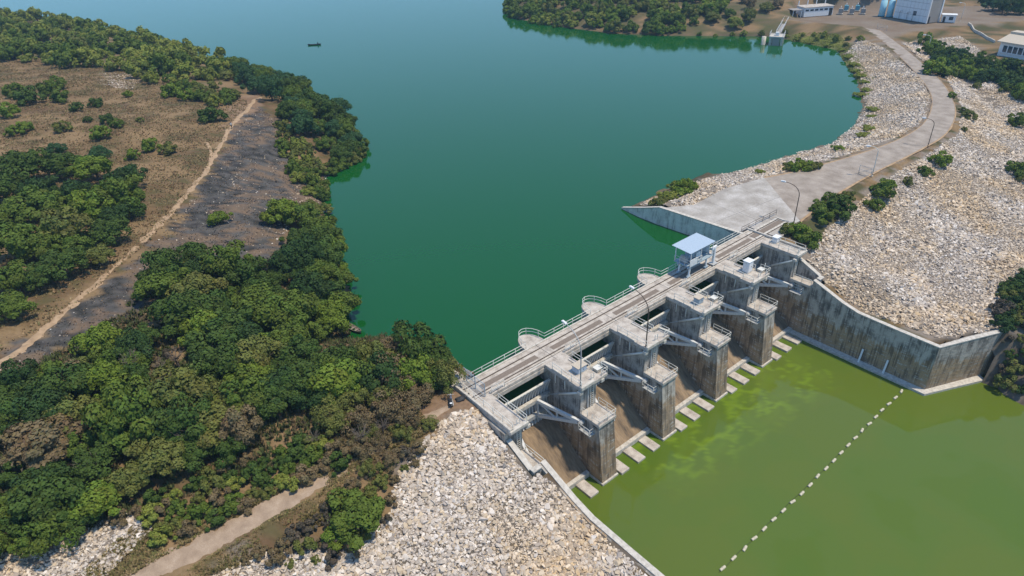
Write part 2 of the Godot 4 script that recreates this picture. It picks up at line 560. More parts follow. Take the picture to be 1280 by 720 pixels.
func prepare_terrain() -> void:
	nz.seed = 5
	nz.frequency = 0.03
	nz.fractal_octaves = 4
	nz2.seed = 9
	nz2.frequency = 0.25
	nz2.fractal_octaves = 3
	sh_l = flat([588, 476, 572, 462, 560, 446, 520, 428, 470, 424, 436, 428, 426, 405, 440, 380, 436, 350, 420, 325, 412, 300, 408, 270, 402, 250, 404, 225, 430, 208, 450, 196, 452, 175, 440, 155, 405, 128, 370, 112, 300, 88, 200, 60, 100, 36, 0, 14, -120, -4], W)
	sh_r = flat([782, 264, 800, 255, 830, 237, 880, 223, 940, 209, 1000, 191, 1040, 179, 1065, 161, 1078, 135, 1072, 105, 1058, 84, 1046, 63, 1010, 55, 965, 46, 900, 45, 840, 45, 760, 42, 700, 34, 650, 25, 628, 14, 640, 4], W)
	land_l = sh_l.duplicate()
	land_l.append_array(PackedVector2Array([Vector2(-400, -620), Vector2(-400, 150), Vector2(-9, 150), Vector2(-9, 2)]))
	land_r = sh_r.duplicate()
	land_r.append_array(PackedVector2Array([Vector2(330, -420), Vector2(700, -420), Vector2(700, 200), Vector2(48, 200), Vector2(47, -20)]))
	crest_l = flat([600, 478, 575, 500, 520, 535, 450, 572, 390, 606, 310, 652, 190, 716, 60, 790], D)
	crest_l[0] = Vector2(-10, 2.4)
	crest_up = PackedVector2Array([Vector2(47.6, -1), Vector2(46.6, -16.6)])
	crest_up.append_array(flat([905, 232, 955, 222, 1000, 212, 1075, 191, 1130, 170, 1158, 150, 1165, 122, 1150, 97, 1125, 71, 1100, 49, 1080, 38, 1040, 32, 1010, 30, 985, 25, 995, 10], D))
	crest_dn = PackedVector2Array([Vector2(48.2, 10.4), Vector2(51.2, 10.4), Vector2(52.5, 5.5)])
	crest_dn.append_array(flat([990, 281, 1010, 270, 1040, 246, 1090, 216, 1150, 187, 1184, 166, 1195, 136, 1181, 106, 1156, 81, 1131, 60, 1112, 46, 1160, 36, 1200, 32, 1290, 24], D))
	crest_poly = crest_up.duplicate()
	crest_poly.append_array(flat([1290, 4], D))
	var back := crest_dn.duplicate()
	back.reverse()
	crest_poly.append_array(back)
	hg.resize(GNX * GNZ)
	for j in GNZ:
		for i in GNX:
			hg[j * GNX + i] = height_raw(GX0 + i * GS, GZ0 + j * GS)
	reg.burnt = on_land([322, 133, 345, 148, 352, 190, 398, 225, 372, 262, 346, 300, 352, 335, 200, 335, 190, 395, 120, 415, 0, 478, -20, 480, -20, 468, 40, 428, 150, 342, 225, 272, 275, 192])
	reg.burnt2 = on_land([-30, 520, 40, 545, 45, 590, -30, 610])
	reg.scrub = on_land([150, 425, 215, 425, 245, 470, 210, 500, 150, 480])
	reg.bare = on_land([285, 120, 325, 118, 330, 130, 300, 150, 285, 165])
	reg.scar = on_land([130, 92, 165, 92, 170, 112, 135, 108])
	reg.bank = on_land([385, 195, 412, 215, 410, 262, 370, 262, 355, 300, 345, 300, 352, 250])
	reg.pad = on_land([520, 505, 560, 478, 600, 478, 625, 512, 600, 505, 585, 520, 545, 530, 530, 520])
	reg.riprap_l = on_land([605, 505, 640, 556, 668, 590, 700, 610, 850, 745, 340, 760, 420, 695, 488, 640, 495, 600, 520, 560, 565, 520])
	reg.riprap_far = on_land([-20, 745, -10, 692, 100, 664, 165, 638, 190, 660, 120, 735])
	reg.riprap_mid = on_land([235, 735, 330, 690, 420, 690, 400, 750])
	reg.riprap_r = on_land([1005, 338, 1020, 300, 1062, 264, 1102, 227, 1160, 193, 1198, 168, 1203, 135, 1184, 100, 1152, 75, 1127, 53, 1200, 45, 1290, 120, 1290, 345, 1246, 416, 1174, 432, 1085, 392, 1030, 352])
	reg.riprap_up = on_land([800, 256, 850, 233, 900, 219, 1000, 188, 1045, 175, 1068, 157, 1081, 133, 1076, 100, 1058, 66, 1078, 46, 1105, 60, 1150, 98, 1163, 122, 1156, 150, 1128, 169, 1074, 189, 1000, 211, 950, 223, 868, 258, 830, 262])
	reg.track = on_land([130, 740, 215, 690, 290, 648, 350, 616, 390, 594, 412, 600, 400, 618, 350, 645, 290, 680, 215, 726, 190, 745])
	reg.ridge = on_land([-30, 12, 60, 24, 150, 42, 240, 66, 290, 84, 280, 112, 200, 104, 150, 88, 60, 76, -30, 76])
	reg.point = on_land([634, 12, 700, 32, 850, 44, 985, 40, 990, 4, 880, -10, 640, -10])
	reg.lawn = on_land([985, 58, 1045, 62, 1058, 84, 1072, 105, 1085, 100, 1068, 62, 1045, 45, 1000, 42, 985, 50])

func inside(p: Vector2, k: String) -> bool:
	return Geometry2D.is_point_in_polygon(p, reg[k])

func ground_color(x: float, z: float, h: float) -> Color:
	var n := nz.get_noise_2d(x * 2.5, z * 2.5)
	var f := nz2.get_noise_2d(x * 1.3, z * 1.3)
	var p := Vector2(x + nz2.get_noise_2d(x * 0.7, z * 0.7) * 4.0, z + nz2.get_noise_2d(z * 0.7 + 50.0, x * 0.7) * 4.0)
	var c := Vector3(0.28, 0.192, 0.102).lerp(Vector3(0.15, 0.098, 0.053), clampf(0.5 + n * 1.7 + f * 0.7, 0, 1))
	if f + n > 0.35: c = c.lerp(Vector3(0.11, 0.105, 0.045), 0.6)
	if is_left(x, z):
		if inside(p, "burnt") or inside(p, "burnt2"):
			c = Vector3(0.042, 0.040, 0.038).lerp(Vector3(0.120, 0.112, 0.104), clampf(0.45 + f * 1.9, 0, 1))
			if n - f * 0.7 > 0.07: c = Vector3(0.22, 0.155, 0.105).lerp(Vector3(0.12, 0.095, 0.075), clampf(0.5 + f, 0, 1))
		elif inside(p, "ridge") and n + f > -0.15:
			c = Vector3(0.12, 0.115, 0.05).lerp(Vector3(0.17, 0.13, 0.07), clampf(0.5 + f, 0, 1))
		elif inside(p, "scrub"):
			c = Vector3(0.075, 0.062, 0.05).lerp(Vector3(0.13, 0.10, 0.075), clampf(0.5 + f, 0, 1))
		elif inside(p, "bare") or inside(p, "pad"):
			c = Vector3(0.30, 0.205, 0.135).lerp(Vector3(0.24, 0.155, 0.095), clampf(0.5 + n + f * 0.6, 0, 1))
		elif inside(p, "scar"):
			c = Vector3(0.36, 0.29, 0.22)
		elif inside(p, "bank"):
			c = Vector3(0.17, 0.115, 0.075).lerp(Vector3(0.24, 0.17, 0.115), clampf(0.5 + f, 0, 1))
		elif inside(p, "riprap_l") or inside(p, "riprap_far") or inside(p, "riprap_mid"):
			c = Vector3(0.22, 0.185, 0.155)
	else:
		if inside(p, "riprap_r") or inside(p, "riprap_up"):
			c = Vector3(0.27, 0.225, 0.185)
		elif inside(p, "point") and n > -0.3:
			c = Vector3(0.10, 0.105, 0.045).lerp(Vector3(0.17, 0.13, 0.075), clampf(0.5 + f, 0, 1))
		elif inside(p, "lawn"):
			c = Vector3(0.23, 0.25, 0.065).lerp(Vector3(0.15, 0.18, 0.045), clampf(0.5 + f + n, 0, 1))
		elif Geometry2D.is_point_in_polygon(p, crest_poly):
			c = Vector3(0.27, 0.225, 0.18).lerp(Vector3(0.22, 0.16, 0.11), clampf(0.5 + n, 0, 1))
		elif x > 46 and x < 70 and z > 33:
			c = Vector3(0.12, 0.095, 0.07).lerp(Vector3(0.22, 0.185, 0.15), clampf(0.5 + f * 1.4, 0, 1))
		elif n > 0.12:
			c = c.lerp(Vector3(0.07, 0.085, 0.035), 0.6)
	if h < W + 0.4 and not (x > 46 and z > 0): c = c.lerp(Vector3(0.10, 0.085, 0.065), 0.5)
	return Color(c.x, c.y, c.z)

func sheet(n: String, label: String, x0: float, x1: float, z0: float, z1: float, s: float, keep: Callable) -> void:
	var nx := int((x1 - x0) / s) + 1
	var nzz := int((z1 - z0) / s) + 1
	var vs := PackedVector3Array()
	var cs := PackedColorArray()
	var ns := PackedVector3Array()
	var ok := PackedByteArray()
	var ids := PackedInt32Array()
	for j in nzz:
		for i in nx:
			var x := x0 + i * s
			var z := z0 + j * s
			var h := ground(x, z) if s > 1.5 else height_raw(x, z)
			var k: bool = keep.call(x, z, h)
			ok.append(1 if k else 0)
			vs.append(Vector3(x, h + nz2.get_noise_2d(x * 2.0, z * 2.0) * 0.12, z))
			cs.append(ground_color(x, z, h) if k else Color.BLACK)
			ns.append(Vector3(ground(x - s, z) - ground(x + s, z), 2.0 * s, ground(x, z - s) - ground(x, z + s)).normalized())
	for j in nzz - 1:
		for i in nx - 1:
			var a := j * nx + i
			if ok[a] and ok[a + 1] and ok[a + nx] and ok[a + nx + 1]:
				ids.append_array([a, a + 1, a + nx + 1, a, a + nx + 1, a + nx])
	if ids.is_empty(): return
	var arr := []
	arr.resize(Mesh.ARRAY_MAX)
	arr[Mesh.ARRAY_VERTEX] = vs
	arr[Mesh.ARRAY_NORMAL] = ns
	arr[Mesh.ARRAY_COLOR] = cs
	arr[Mesh.ARRAY_INDEX] = ids
	var m := ArrayMesh.new()
	m.add_surface_from_arrays(Mesh.PRIMITIVE_TRIANGLES, arr)
	var o := put(self, n, m, M.terrain)
	tag(o, label, "", "", "structure")

func ribbon(n: String, label: String, px: Array, width: float, m: Material, lift := 0.07, y := -1.0) -> void:
	var pts := PackedVector2Array()
	var raw := on_land(px) if y < 0 else flat(px, y)
	var cv := Curve2D.new()
	for i in raw.size():
		var t := (raw[mini(i + 1, raw.size() - 1)] - raw[maxi(i - 1, 0)]) * 0.18
		cv.add_point(raw[i], -t, t)
	cv.bake_interval = 0.8
	pts = cv.get_baked_points()
	var st := begin(true)
	var prev := []
	for i in pts.size():
		var d := (pts[mini(i + 1, pts.size() - 1)] - pts[maxi(i - 1, 0)]).normalized()
		var s := Vector2(-d.y, d.x)
		var row := []
		for k in 5:
			var o := (k / 4.0 - 0.5) * width
			if k == 0 or k == 4: o *= 1.0 + 0.8 * nz2.get_noise_2d(pts[i].x * 1.5 + k * 40.0, pts[i].y * 1.5)
			var q := pts[i] + s * o
			var h := (ground(q.x, q.y) + nz2.get_noise_2d(q.x * 2.0, q.y * 2.0) * 0.12 + lift) if y < 0 else y
			if k == 0 or k == 4: h -= 0.12
			row.append(Vector3(q.x, h, q.y))
		if i > 0:
			for k in 4: quad(st, prev[k], row[k], row[k + 1], prev[k + 1])
		prev = row
	var o := put(self, n, done(st), m)
	tag(o, label, "", "", "structure")

func build_ground() -> void:
	sheet("hillside", "dry grassy hill with a burnt slope beside the reservoir", -130, 46, -150, 45, 1.0, func(x, z, h): return is_left(x, z) and h > W - 5.0 and not (x > -11.2 and z > -0.5 and z < 14.4) and not (x > -9.9 and z > -0.5) and z < 44)
	sheet("distant_hillside", "wooded end of the hill reaching into the reservoir", -222, 90, -474, -150, 3.0, func(x, z, h): return is_left(x, z) and h > W - 5.0)
	sheet("embankment", "rock filled embankment that carries the service road", 47, 167, -60, 90, 1.0, func(x, z, h): return not is_left(x, z) and (h > W - 5.0 or z > -2) and not (x < 49.99 and z > 3.5 and z < 14.4) and not (x < 48.9 and z > -27 and z < 36) and not (x < 57.6 and z > 30 and absf((Vector2(x, z) - Vector2(48.2, 33.2)).dot(Vector2(-0.395, 0.919)) - 0.25) < 0.55))
	sheet("opposite_shore", "far shore with scrub and dry earth beyond the bay", 167, 431, -330, 132, 3.0, func(x, z, h): return not is_left(x, z) and h > W - 6.0)
	sheet("valley_floor", "low ground below the embankment toe", 47, 167, 90, 130, 2.0, func(x, z, h): return h > -2.9)
	# water
	var p := PackedVector2Array([Vector2(-10.5, 3.84), Vector2(49.0, 3.84), Vector2(49.0, -4)])
	var mid := PackedVector2Array()
	for i in range(2, crest_up.size()): mid.append(crest_up[i])
	p.append_array(mid)
	p.append_array(PackedVector2Array([Vector2(420, -200), Vector2(1500, -700), Vector2(1500, -2200), Vector2(-900, -2200), Vector2(-230, -480), Vector2(-110, -120), Vector2(-60, -30), Vector2(-30, -12), Vector2(-14, -2)]))
	var st := begin(true)
	var idx := Geometry2D.triangulate_polygon(p)
	for i in range(0, idx.size(), 3):
		var a := p[idx[i]]
		var b := p[idx[i + 1]]
		var c := p[idx[i + 2]]
		if (b - a).cross(c - a) < 0:
			var t := b
			b = c
			c = t
		tri(st, Vector3(a.x, W, a.y), Vector3(b.x, W, b.y), Vector3(c.x, W, c.y))
	tag(put(self, "reservoir", done(st), M.reservoir), "calm green reservoir turning blue in the distance", "", "", "structure")
	var x0 := -10.0
	var z0 := 5.0
	var s := 0.5
	var nx := 240
	var nn := 170
	var vs := PackedVector3Array()
	var cs := PackedColorArray()
	var ns := PackedVector3Array()
	var ids := PackedInt32Array()
	var al := noise(77, 0.09, 4)
	for j in nn:
		for i in nx:
			var x := x0 + i * s
			var z := z0 + j * s
			vs.append(Vector3(x, 0, z))
			ns.append(Vector3.UP)
			var c := Vector3(0.080, 0.132, 0.014).lerp(Vector3(0.098, 0.136, 0.019), clampf(0.5 + nz.get_noise_2d(x, z) * 1.5, 0, 1))
			var scum := al.get_noise_2d(x * 1.2, z * 2.0 + x * 0.35)
			var zone := smoothstep(4.0, 9.0, x) * (1.0 - smoothstep(18.5, 23.5, z - 0.05 * x)) * (1.0 - smoothstep(40.0, 46.0, x))
			var vein := clampf(1.0 - absf(scum) * 8.0, 0, 1)
			c = c.lerp(Vector3(0.155, 0.235, 0.016), zone * clampf(vein * 0.8 + maxf(0, scum) * 0.5, 0, 1))
			cs.append(Color(c.x, c.y, c.z))
	for j in nn - 1:
		for i in nx - 1:
			var a := j * nx + i
			ids.append_array([a, a + 1, a + nx + 1, a, a + nx + 1, a + nx])
	var arr := []
	arr.resize(Mesh.ARRAY_MAX)
	arr[Mesh.ARRAY_VERTEX] = vs
	arr[Mesh.ARRAY_NORMAL] = ns
	arr[Mesh.ARRAY_COLOR] = cs
	arr[Mesh.ARRAY_INDEX] = ids
	var am := ArrayMesh.new()
	am.add_surface_from_arrays(Mesh.PRIMITIVE_TRIANGLES, arr)
	tag(put(self, "tailwater", am, M.tailwater), "olive green pool below the spillway with streaks of algae", "", "", "structure")
	# tracks and roads
	ribbon("footpath", "narrow pale footpath along the edge of the burnt slope", [326, 122, 312, 133, 300, 145, 283, 168, 262, 205, 240, 236, 215, 265, 180, 300, 140, 336, 90, 381, 40, 426, 0, 452, -40, 480], 1.25, M.dirt)
	ribbon("branch_path", "faint bare path branching off into the dry grass", [258, 178, 264, 190, 262, 205], 0.9, M.dirt)
	ribbon("hill_path", "short dirt path between scrub at the hill foot", [-30, 642, 0, 628, 22, 616, 45, 596], 1.8, M.dirt)
	ribbon("dirt_track", "dusty vehicle track running along the left embankment", [120, 752, 190, 712, 250, 686, 310, 652, 350, 629, 388, 606, 430, 584], 3.5, M.track)
	ribbon("worn_track", "overgrown end of the vehicle track towards the spillway", [430, 584, 480, 556, 530, 526, 560, 508], 1.6, M.track, 0.05)
	# service road: flat strip between the traced edges, with a raised dirt verge
	var el := flat([955, 222, 1000, 213, 1075, 192, 1130, 171, 1158, 150, 1165, 122, 1150, 97, 1125, 71, 1100, 49, 1082, 38, 1062, 32], D)
	var er := flat([1000, 276, 1040, 246, 1090, 217, 1150, 187, 1184, 165, 1194, 136, 1180, 106, 1155, 81, 1130, 60, 1110, 45, 1100, 38], D)
	var ca := Curve2D.new()
	var cb := Curve2D.new()
	for i in el.size():
		var t := (el[mini(i + 1, el.size() - 1)] - el[maxi(i - 1, 0)]) * 0.16
		ca.add_point(el[i], -t, t)
		t = (er[mini(i + 1, er.size() - 1)] - er[maxi(i - 1, 0)]) * 0.16
		cb.add_point(er[i], -t, t)
	var road := structure("service_road", "pale concrete road curving along the embankment crest")
	st = begin()
	var sd := begin()
	var la := ca.get_baked_length()
	var lb := cb.get_baked_length()
	var n := 90
	for i in n:
		var a0 := ca.sample_baked(la * i / n)
		var a1 := ca.sample_baked(la * (i + 1) / n)
		var b0 := cb.sample_baked(lb * i / n)
		var b1 := cb.sample_baked(lb * (i + 1) / n)
		var y := D - 0.004
		quad(st, Vector3(a0.x, y, a0.y), Vector3(a1.x, y, a1.y), Vector3(b1.x, y, b1.y), Vector3(b0.x, y, b0.y))
		for e in [[a0, a1, b0, b1], [b0, b1, a0, a1]]:
			quad(st, Vector3(e[0].x, y, e[0].y), Vector3(e[1].x, y, e[1].y), Vector3(e[1].x, y - 0.5, e[1].y), Vector3(e[0].x, y - 0.5, e[0].y))
			var o0: Vector2 = (e[0] - e[2]).normalized() * (0.5 + 0.35 * nz2.get_noise_2d(e[0].x, e[0].y))
			var o1: Vector2 = (e[1] - e[3]).normalized() * (0.5 + 0.35 * nz2.get_noise_2d(e[1].x, e[1].y))
			quad(sd, Vector3(e[0].x, D + 0.06, e[0].y), Vector3(e[1].x, D + 0.06, e[1].y), Vector3(e[1].x + o1.x, D - 0.08, e[1].y + o1.y), Vector3(e[0].x + o0.x, D - 0.08, e[0].y + o0.y))
			quad(sd, Vector3(e[0].x, D + 0.06, e[0].y), Vector3(e[1].x, D + 0.06, e[1].y), Vector3(e[1].x - o1.x * 0.4, D + 0.0, e[1].y - o1.y * 0.4), Vector3(e[0].x - o0.x * 0.4, D + 0.0, e[0].y - o0.y * 0.4))
	put(road, "carriageway", done(st), M.road)
	put(road, "verge", done(sd), M.dirt)
	# apron of large concrete slabs beside the spillway bridge
	var plaza := structure("concrete_apron", "pale apron of large concrete slabs between the bridge and the road")
	var pp := PackedVector2Array([Vector2(48.0, -0.5), Vector2(46.9, -16.0)])
	pp.append_array(flat([868, 256, 905, 236, 955, 222], D))
	pp.append_array(flat([1000, 276, 990, 281], D))
	pp.append_array(PackedVector2Array([Vector2(52.4, 5.2), Vector2(51.4, 5.2), Vector2(51.4, -0.5)]))
	for i in range(-1, 4):
		for j in range(-2, 3):
			var ax := Vector2(0.9947, 0.1025)
			var ay := Vector2(-0.1025, 0.9947)
			var o := Vector2(46, -6) + ax * (i * 9.2 + 0.6 * j) + ay * (j * 8.0)
			var cell := PackedVector2Array([o + ax * 0.02 + ay * 0.02, o + ax * 9.18 + ay * 0.02, o + ax * 9.18 + ay * 7.98, o + ax * 0.02 + ay * 7.98])
			for c in Geometry2D.intersect_polygons(cell, pp):
				if c.size() > 2 and absf(poly_area(c)) > 0.3:
					put(plaza, "slab", prism_mesh(c, D - 0.5, D + rng.randf_range(0.002, 0.03)), M.plaza)
	# small landing at the other end of the bridge
	var pad := flat([548, 474, 566, 462, 591, 476, 574, 488], D)
	tag(put(self, "landing", prism_mesh(pad, D - 0.6, D + 0.05), M.deck), "small concrete landing at the wooded end of the bridge", "", "", "structure")

func poly_area(p: PackedVector2Array) -> float:
	var a := 0.0
	for i in p.size(): a += p[i].cross(p[(i + 1) % p.size()])
	return a * 0.5

# ------------------------------------------------------------ spillway
func bay_span(k: int) -> Vector2:            # clear opening of bay k, 0 to 4
	return Vector2(-9.5 if k == 0 else 12.0 * (k - 1) + 2.7, 48.2 if k == 4 else 12.0 * k)

func stairs_ladder(parent: Node, x: float, z: float, y0: float, y1: float) -> void:
	var l := sub(parent, "ladder")
	for s in [-0.25, 0.25]:
		put(l, "stile", box_mesh(Vector3(x + s - 0.035, y0, z - 0.03), Vector3(x + s + 0.035, y1, z + 0.05)), M.paint)
	if not post_mesh.has("rung"):
		post_mesh["rung"] = tube_mesh([Vector3(-0.23, 0, 0), Vector3(0.23, 0, 0)], 0.025, 5)
	var y := y0 + 0.25
	while y < y1 - 0.1:
		put(l, "rung", post_mesh["rung"], M.paint, Vector3(x, y, z))
		y += 0.32

func cage(parent: Node, x0: float, x1: float) -> void:     # little service balcony at the gate bearing
	var c := sub(parent, "bearing_balcony")
	put(c, "floor", box_mesh(Vector3(x0, 7.7, 10.5), Vector3(x1, 7.82, 12.5)), M.steel)
	var out := x0 if absf(x0) > absf(x1) or x0 < 0 else x1
	var near := x1 if out == x0 else x0
	for f in [0.5, 1.0]:
		put(c, "rail", tube_mesh([Vector3(near, 7.8 + f, 12.45), Vector3(out, 7.8 + f, 12.45), Vector3(out, 7.8 + f, 10.55), Vector3(near, 7.8 + f, 10.55)], 0.04, 5), M.paint)
	for q in [Vector2(out, 12.45), Vector2(out, 10.55), Vector2(out, 11.5)]:
		put(c, "post", tube_mesh([Vector3(q.x, 7.8, q.y), Vector3(q.x, 8.8, q.y)], 0.04, 5), M.paint)

func pier(k: int, label: String) -> void:
	var o := thing("spillway_pier", label, "pier", Vector3(12.0 * k, 0, 0), "concrete piers of the spillway")
	var st := begin()
	prism_x(st, PackedVector2Array([Vector2(0.2, -2), Vector2(14.2, -2), Vector2(14.1, 0.0), Vector2(13.06, 9.15), Vector2(9.9, 9.15), Vector2(9.9, 13.46), Vector2(0.2, 13.46)]), 0.0, 2.7)
	put(o, "body", done(st), M.pier)
	put(o, "plinth", box_mesh(Vector3(-0.12, -1, 9.0), Vector3(2.82, 0.32, 14.28)), M.kerb)
	var u := arc(Vector2(1.35, 0.25), 1.5, 3.0, PI, TAU, 14)
	st = begin()
	prism_y(st, u, 4.0, D - 0.55)
	put(o, "cutwater", done(st), M.pier)
	u = arc(Vector2(1.35, 0.0), 1.68, 2.85, PI, TAU, 16)
	st = begin()
	prism_y(st, u, D - 0.54, D)
	put(o, "round_platform", done(st), M.deck)
	put(o, "nose_slab", box_mesh(Vector3(-0.2, 9.16, 9.95), Vector3(2.9, NY, 13.3)), M.deck)
	put(o, "platform", box_mesh(Vector3(-0.62, D - 0.52, 4.03), Vector3(2.95, D, 10.6)), M.deck)
	put(o, "side_platform", box_mesh(Vector3(2.97, D - 0.55, 8.7), Vector3(4.15, D - 0.12, 10.45)), M.deck)
	for b in [[-0.62, 0.14], [2.2, 0.14]]:
		put(o, "kerb", box_mesh(Vector3(b[0] + 0.03, D + 0.002, 5.3), Vector3(b[0] + b[1] + 0.1, D + 0.14, 8.4)), M.kerb)
	put(o, "fascia", box_mesh(Vector3(-0.66, D - 0.28, 10.3), Vector3(1.6, D + 0.2, 10.72)), M.kerb)
	stairs_ladder(o, 1.75, 10.1, NY, D + 0.9)
	put(o, "ladder_recess", box_mesh(Vector3(1.1, NY + 0.01, 9.86), Vector3(1.32, D - 0.54, 10.06)), M.steel)
	railing(o, [Vector3(-0.1, NY, 10.2), Vector3(-0.1, NY, 11.2)], M.paint)
	railing(o, [Vector3(-0.1, NY, 12.0), Vector3(-0.1, NY, 13.2), Vector3(2.8, NY, 13.2), Vector3(2.8, NY, 10.3)], M.paint)
	railing(o, [Vector3(-0.55, D, 5.4), Vector3(-0.55, D, 10.5)], M.paint)
	railing(o, [Vector3(2.88, D, 5.4), Vector3(2.88, D, 8.6)], M.paint)
	railing(o, [Vector3(4.08, D - 0.12, 8.8), Vector3(4.08, D - 0.12, 10.38), Vector3(3.05, D - 0.12, 10.38)], M.paint, 0.95)
	cage(o, -0.95, -0.02)
	cage(o, 2.72, 3.65)
	for z in [5.9, 7.6]:
		put(o, "drain_pipe", tube_mesh([Vector3(-0.5, D - 0.5, z), Vector3(-0.5, D - 1.9, z)], 0.07, 6), M.paint)

func abutment(left: bool) -> void:
	var o := thing("abutment", "stained concrete abutment with a ladder beside the wooded bank" if left else "stained concrete abutment where the bridge meets the slab apron", "abutment", Vector3.ZERO, "abutments of the spillway")
	var g := 1.0 if left else -1.0
	var fx := -9.5 if left else 48.2
	var r := func(a: float, b: float) -> Vector2:       # distances behind the face
		var p := fx - g * a
		var q := fx - g * b
		return Vector2(minf(p, q), maxf(p, q))
	var bx := func(a: float, b: float, y0: float, y1: float, z0: float, z1: float) -> ArrayMesh:
		var x: Vector2 = r.call(a, b)
		return box_mesh(Vector3(x.x, y0, z0), Vector3(x.y, y1, z1))
	put(o, "body", bx.call(0.0, 2.6, -2.0, D - 0.54, 0.2, 9.9), M.pier)
	put(o, "nose", bx.call(0.0, 1.75, -2.0, NY - 0.44, 9.92, 13.7), M.pier)
	put(o, "nose_slab", bx.call(-0.15, 1.74, NY - 0.43, NY, 9.95, 13.65), M.deck)
	put(o, "platform", bx.call(-0.35, 2.3, D - 0.52, D, 4.03, 10.6), M.deck)
	put(o, "parapet", bx.call(1.95, 2.28, D + 0.002, D + 0.35, -0.2, 10.55), M.kerb)
	put(o, "fascia", bx.call(-0.4, 2.32, D - 0.3, D + 0.12, 10.2, 10.72), M.kerb)
	stairs_ladder(o, fx - g * 0.7, 10.1, NY, D + 0.9)
	railing(o, [Vector3(fx + g * 0.05, NY, 10.3), Vector3(fx + g * 0.05, NY, 13.5)], M.paint)
	railing(o, [Vector3(fx + g * 0.25, D, 5.4), Vector3(fx + g * 0.25, D, 10.5)], M.paint)
	railing(o, [Vector3(fx - g * 1.8, D, -0.2 if left else 5.0), Vector3(fx - g * 1.8, D, 5.2), Vector3(fx - g * 1.8, D, 10.5)], M.paint)
	if left: cage(o, fx + 0.02, fx + 0.95)
	else: cage(o, fx - 0.95, fx - 0.02)

func wall_run(parent: Node, n: String, pts: Array, off: Array, bottom: float, thick: float, m: Material, cope: Material) -> void:
	# pts: Vector3(x, top, z) along the face; off: outward unit (x, z) at each point
	for i in pts.size() - 1:
		var a: Vector3 = pts[i]
		var b: Vector3 = pts[i + 1]
		var oa: Vector2 = off[i]
		var ob: Vector2 = off[i + 1]
		var A := Vector3(oa.x, 0, oa.y)
		var B := Vector3(ob.x, 0, ob.y)
		var st := begin()
		hexa(st, [Vector3(a.x, bottom, a.z), Vector3(b.x, bottom, b.z), Vector3(b.x, bottom, b.z) + B * thick, Vector3(a.x, bottom, a.z) + A * thick], [a, b, b + B * thick, a + A * thick])
		put(parent, n, done(st), m)
		st = begin()
		var c := Vector3(0, 0.012, 0)
		var t := Vector3(0, 0.16, 0)
		hexa(st, [a - A * 0.06 + c, b - B * 0.06 + c, b + B * 0.62 + c, a + A * 0.62 + c], [a - A * 0.06 + t, b - B * 0.06 + t, b + B * 0.62 + t, a + A * 0.62 + t])
		put(parent, "coping", done(st), cope)

func retaining_wall(left: bool) -> void:
	var o := thing("retaining_wall", "low concrete wall edging the rock slope under the wooded bank" if left else "long stained concrete wall holding back rock beside the algae pool", "wall")
	var fx := -9.5 if left else 48.2
	var g := 1.0 if left else -1.0
	var pts := [Vector3(fx, 10.6, 13.72), Vector3(fx, 9.7, 16.2), Vector3(fx, 8.75, 18.8), Vector3(fx, 8.1, 21.5), Vector3(fx, 7.95, 27), Vector3(fx, 7.9, 33.2)]
	var off := []
	for i in 5: off.append(Vector2(-g, 0))
	off.append(Vector2(-g, -0.42))
	if left:
		pts.append(Vector3(fx - 12, 7.6, 38.0))
		off.append(Vector2(-0.4, -0.9))
	else:
		pts.append(Vector3(53.5, 7.95, 35.45))
		pts.append(Vector3(57.6, 7.95, 37.2))
		pts.append(Vector3(61.0, 7.6, 38.2))
		for i in 3: off.append(Vector2(0.39, -0.92))
	wall_run(o, "panel", pts, off, -2.0, 0.9, M.wall, M.kerb)
	# set-back wall above the nose platform and the jog
	var bxk := fx - g * 1.8
	wall_run(o, "upper_panel", [Vector3(bxk, 12.3, 9.95), Vector3(bxk, 10.6, 13.72)], [Vector2(-g, 0), Vector2(-g, 0)], 3.0, 0.45, M.wall, M.kerb)
	wall_run(o, "jog", [Vector3(fx - g * 0.95, 10.57, 13.74), Vector3(bxk - g * 0.4, 10.57, 13.74)], [Vector2(0, 1), Vector2(0, 1)], 3.0, 0.5, M.wall, M.kerb)
	# footing along the foot
	var f := [Vector2(fx, 10.0), Vector2(fx, 33.2)]
	var fo := [Vector2(g, 0), Vector2(g, 0.42)]
	var st := begin()
	for i in 1:
		hexa(st, [Vector3(f[0].x, -1, f[0].y), Vector3(f[1].x, -1, f[1].y), Vector3(f[1].x + fo[1].x, -1, f[1].y + fo[1].y), Vector3(f[0].x + fo[0].x, -1, f[0].y)], [Vector3(f[0].x, 0.42, f[0].y), Vector3(f[1].x, 0.42, f[1].y), Vector3(f[1].x + fo[1].x, 0.36, f[1].y + fo[1].y), Vector3(f[0].x + fo[0].x, 0.36, f[0].y)])
	put(o, "footing", done(st), M.kerb)
	if not left:
		st = begin()
		hexa(st, [Vector3(48.2, -1, 33.2), Vector3(57.6, -1, 37.2), Vector3(57.2, -1, 38.2), Vector3(47.2, -1, 33.62)], [Vector3(48.2, 0.42, 33.2), Vector3(57.6, 0.42, 37.2), Vector3(57.2, 0.36, 38.2), Vector3(47.2, 0.36, 33.62)])
		put(o, "footing", done(st), M.kerb)
		for z in [23.6, 27.4]:
			var s := put(self, "gauge_board", bar_mesh(Vector3(47.6, 0.36, z), Vector3(48.12, 2.6, z), 0.28, 0.06), M.white)
			tag(s, "pale upright board leaning on the foot of the long stained wall", "gauge board", "gauge boards on the wall footing")

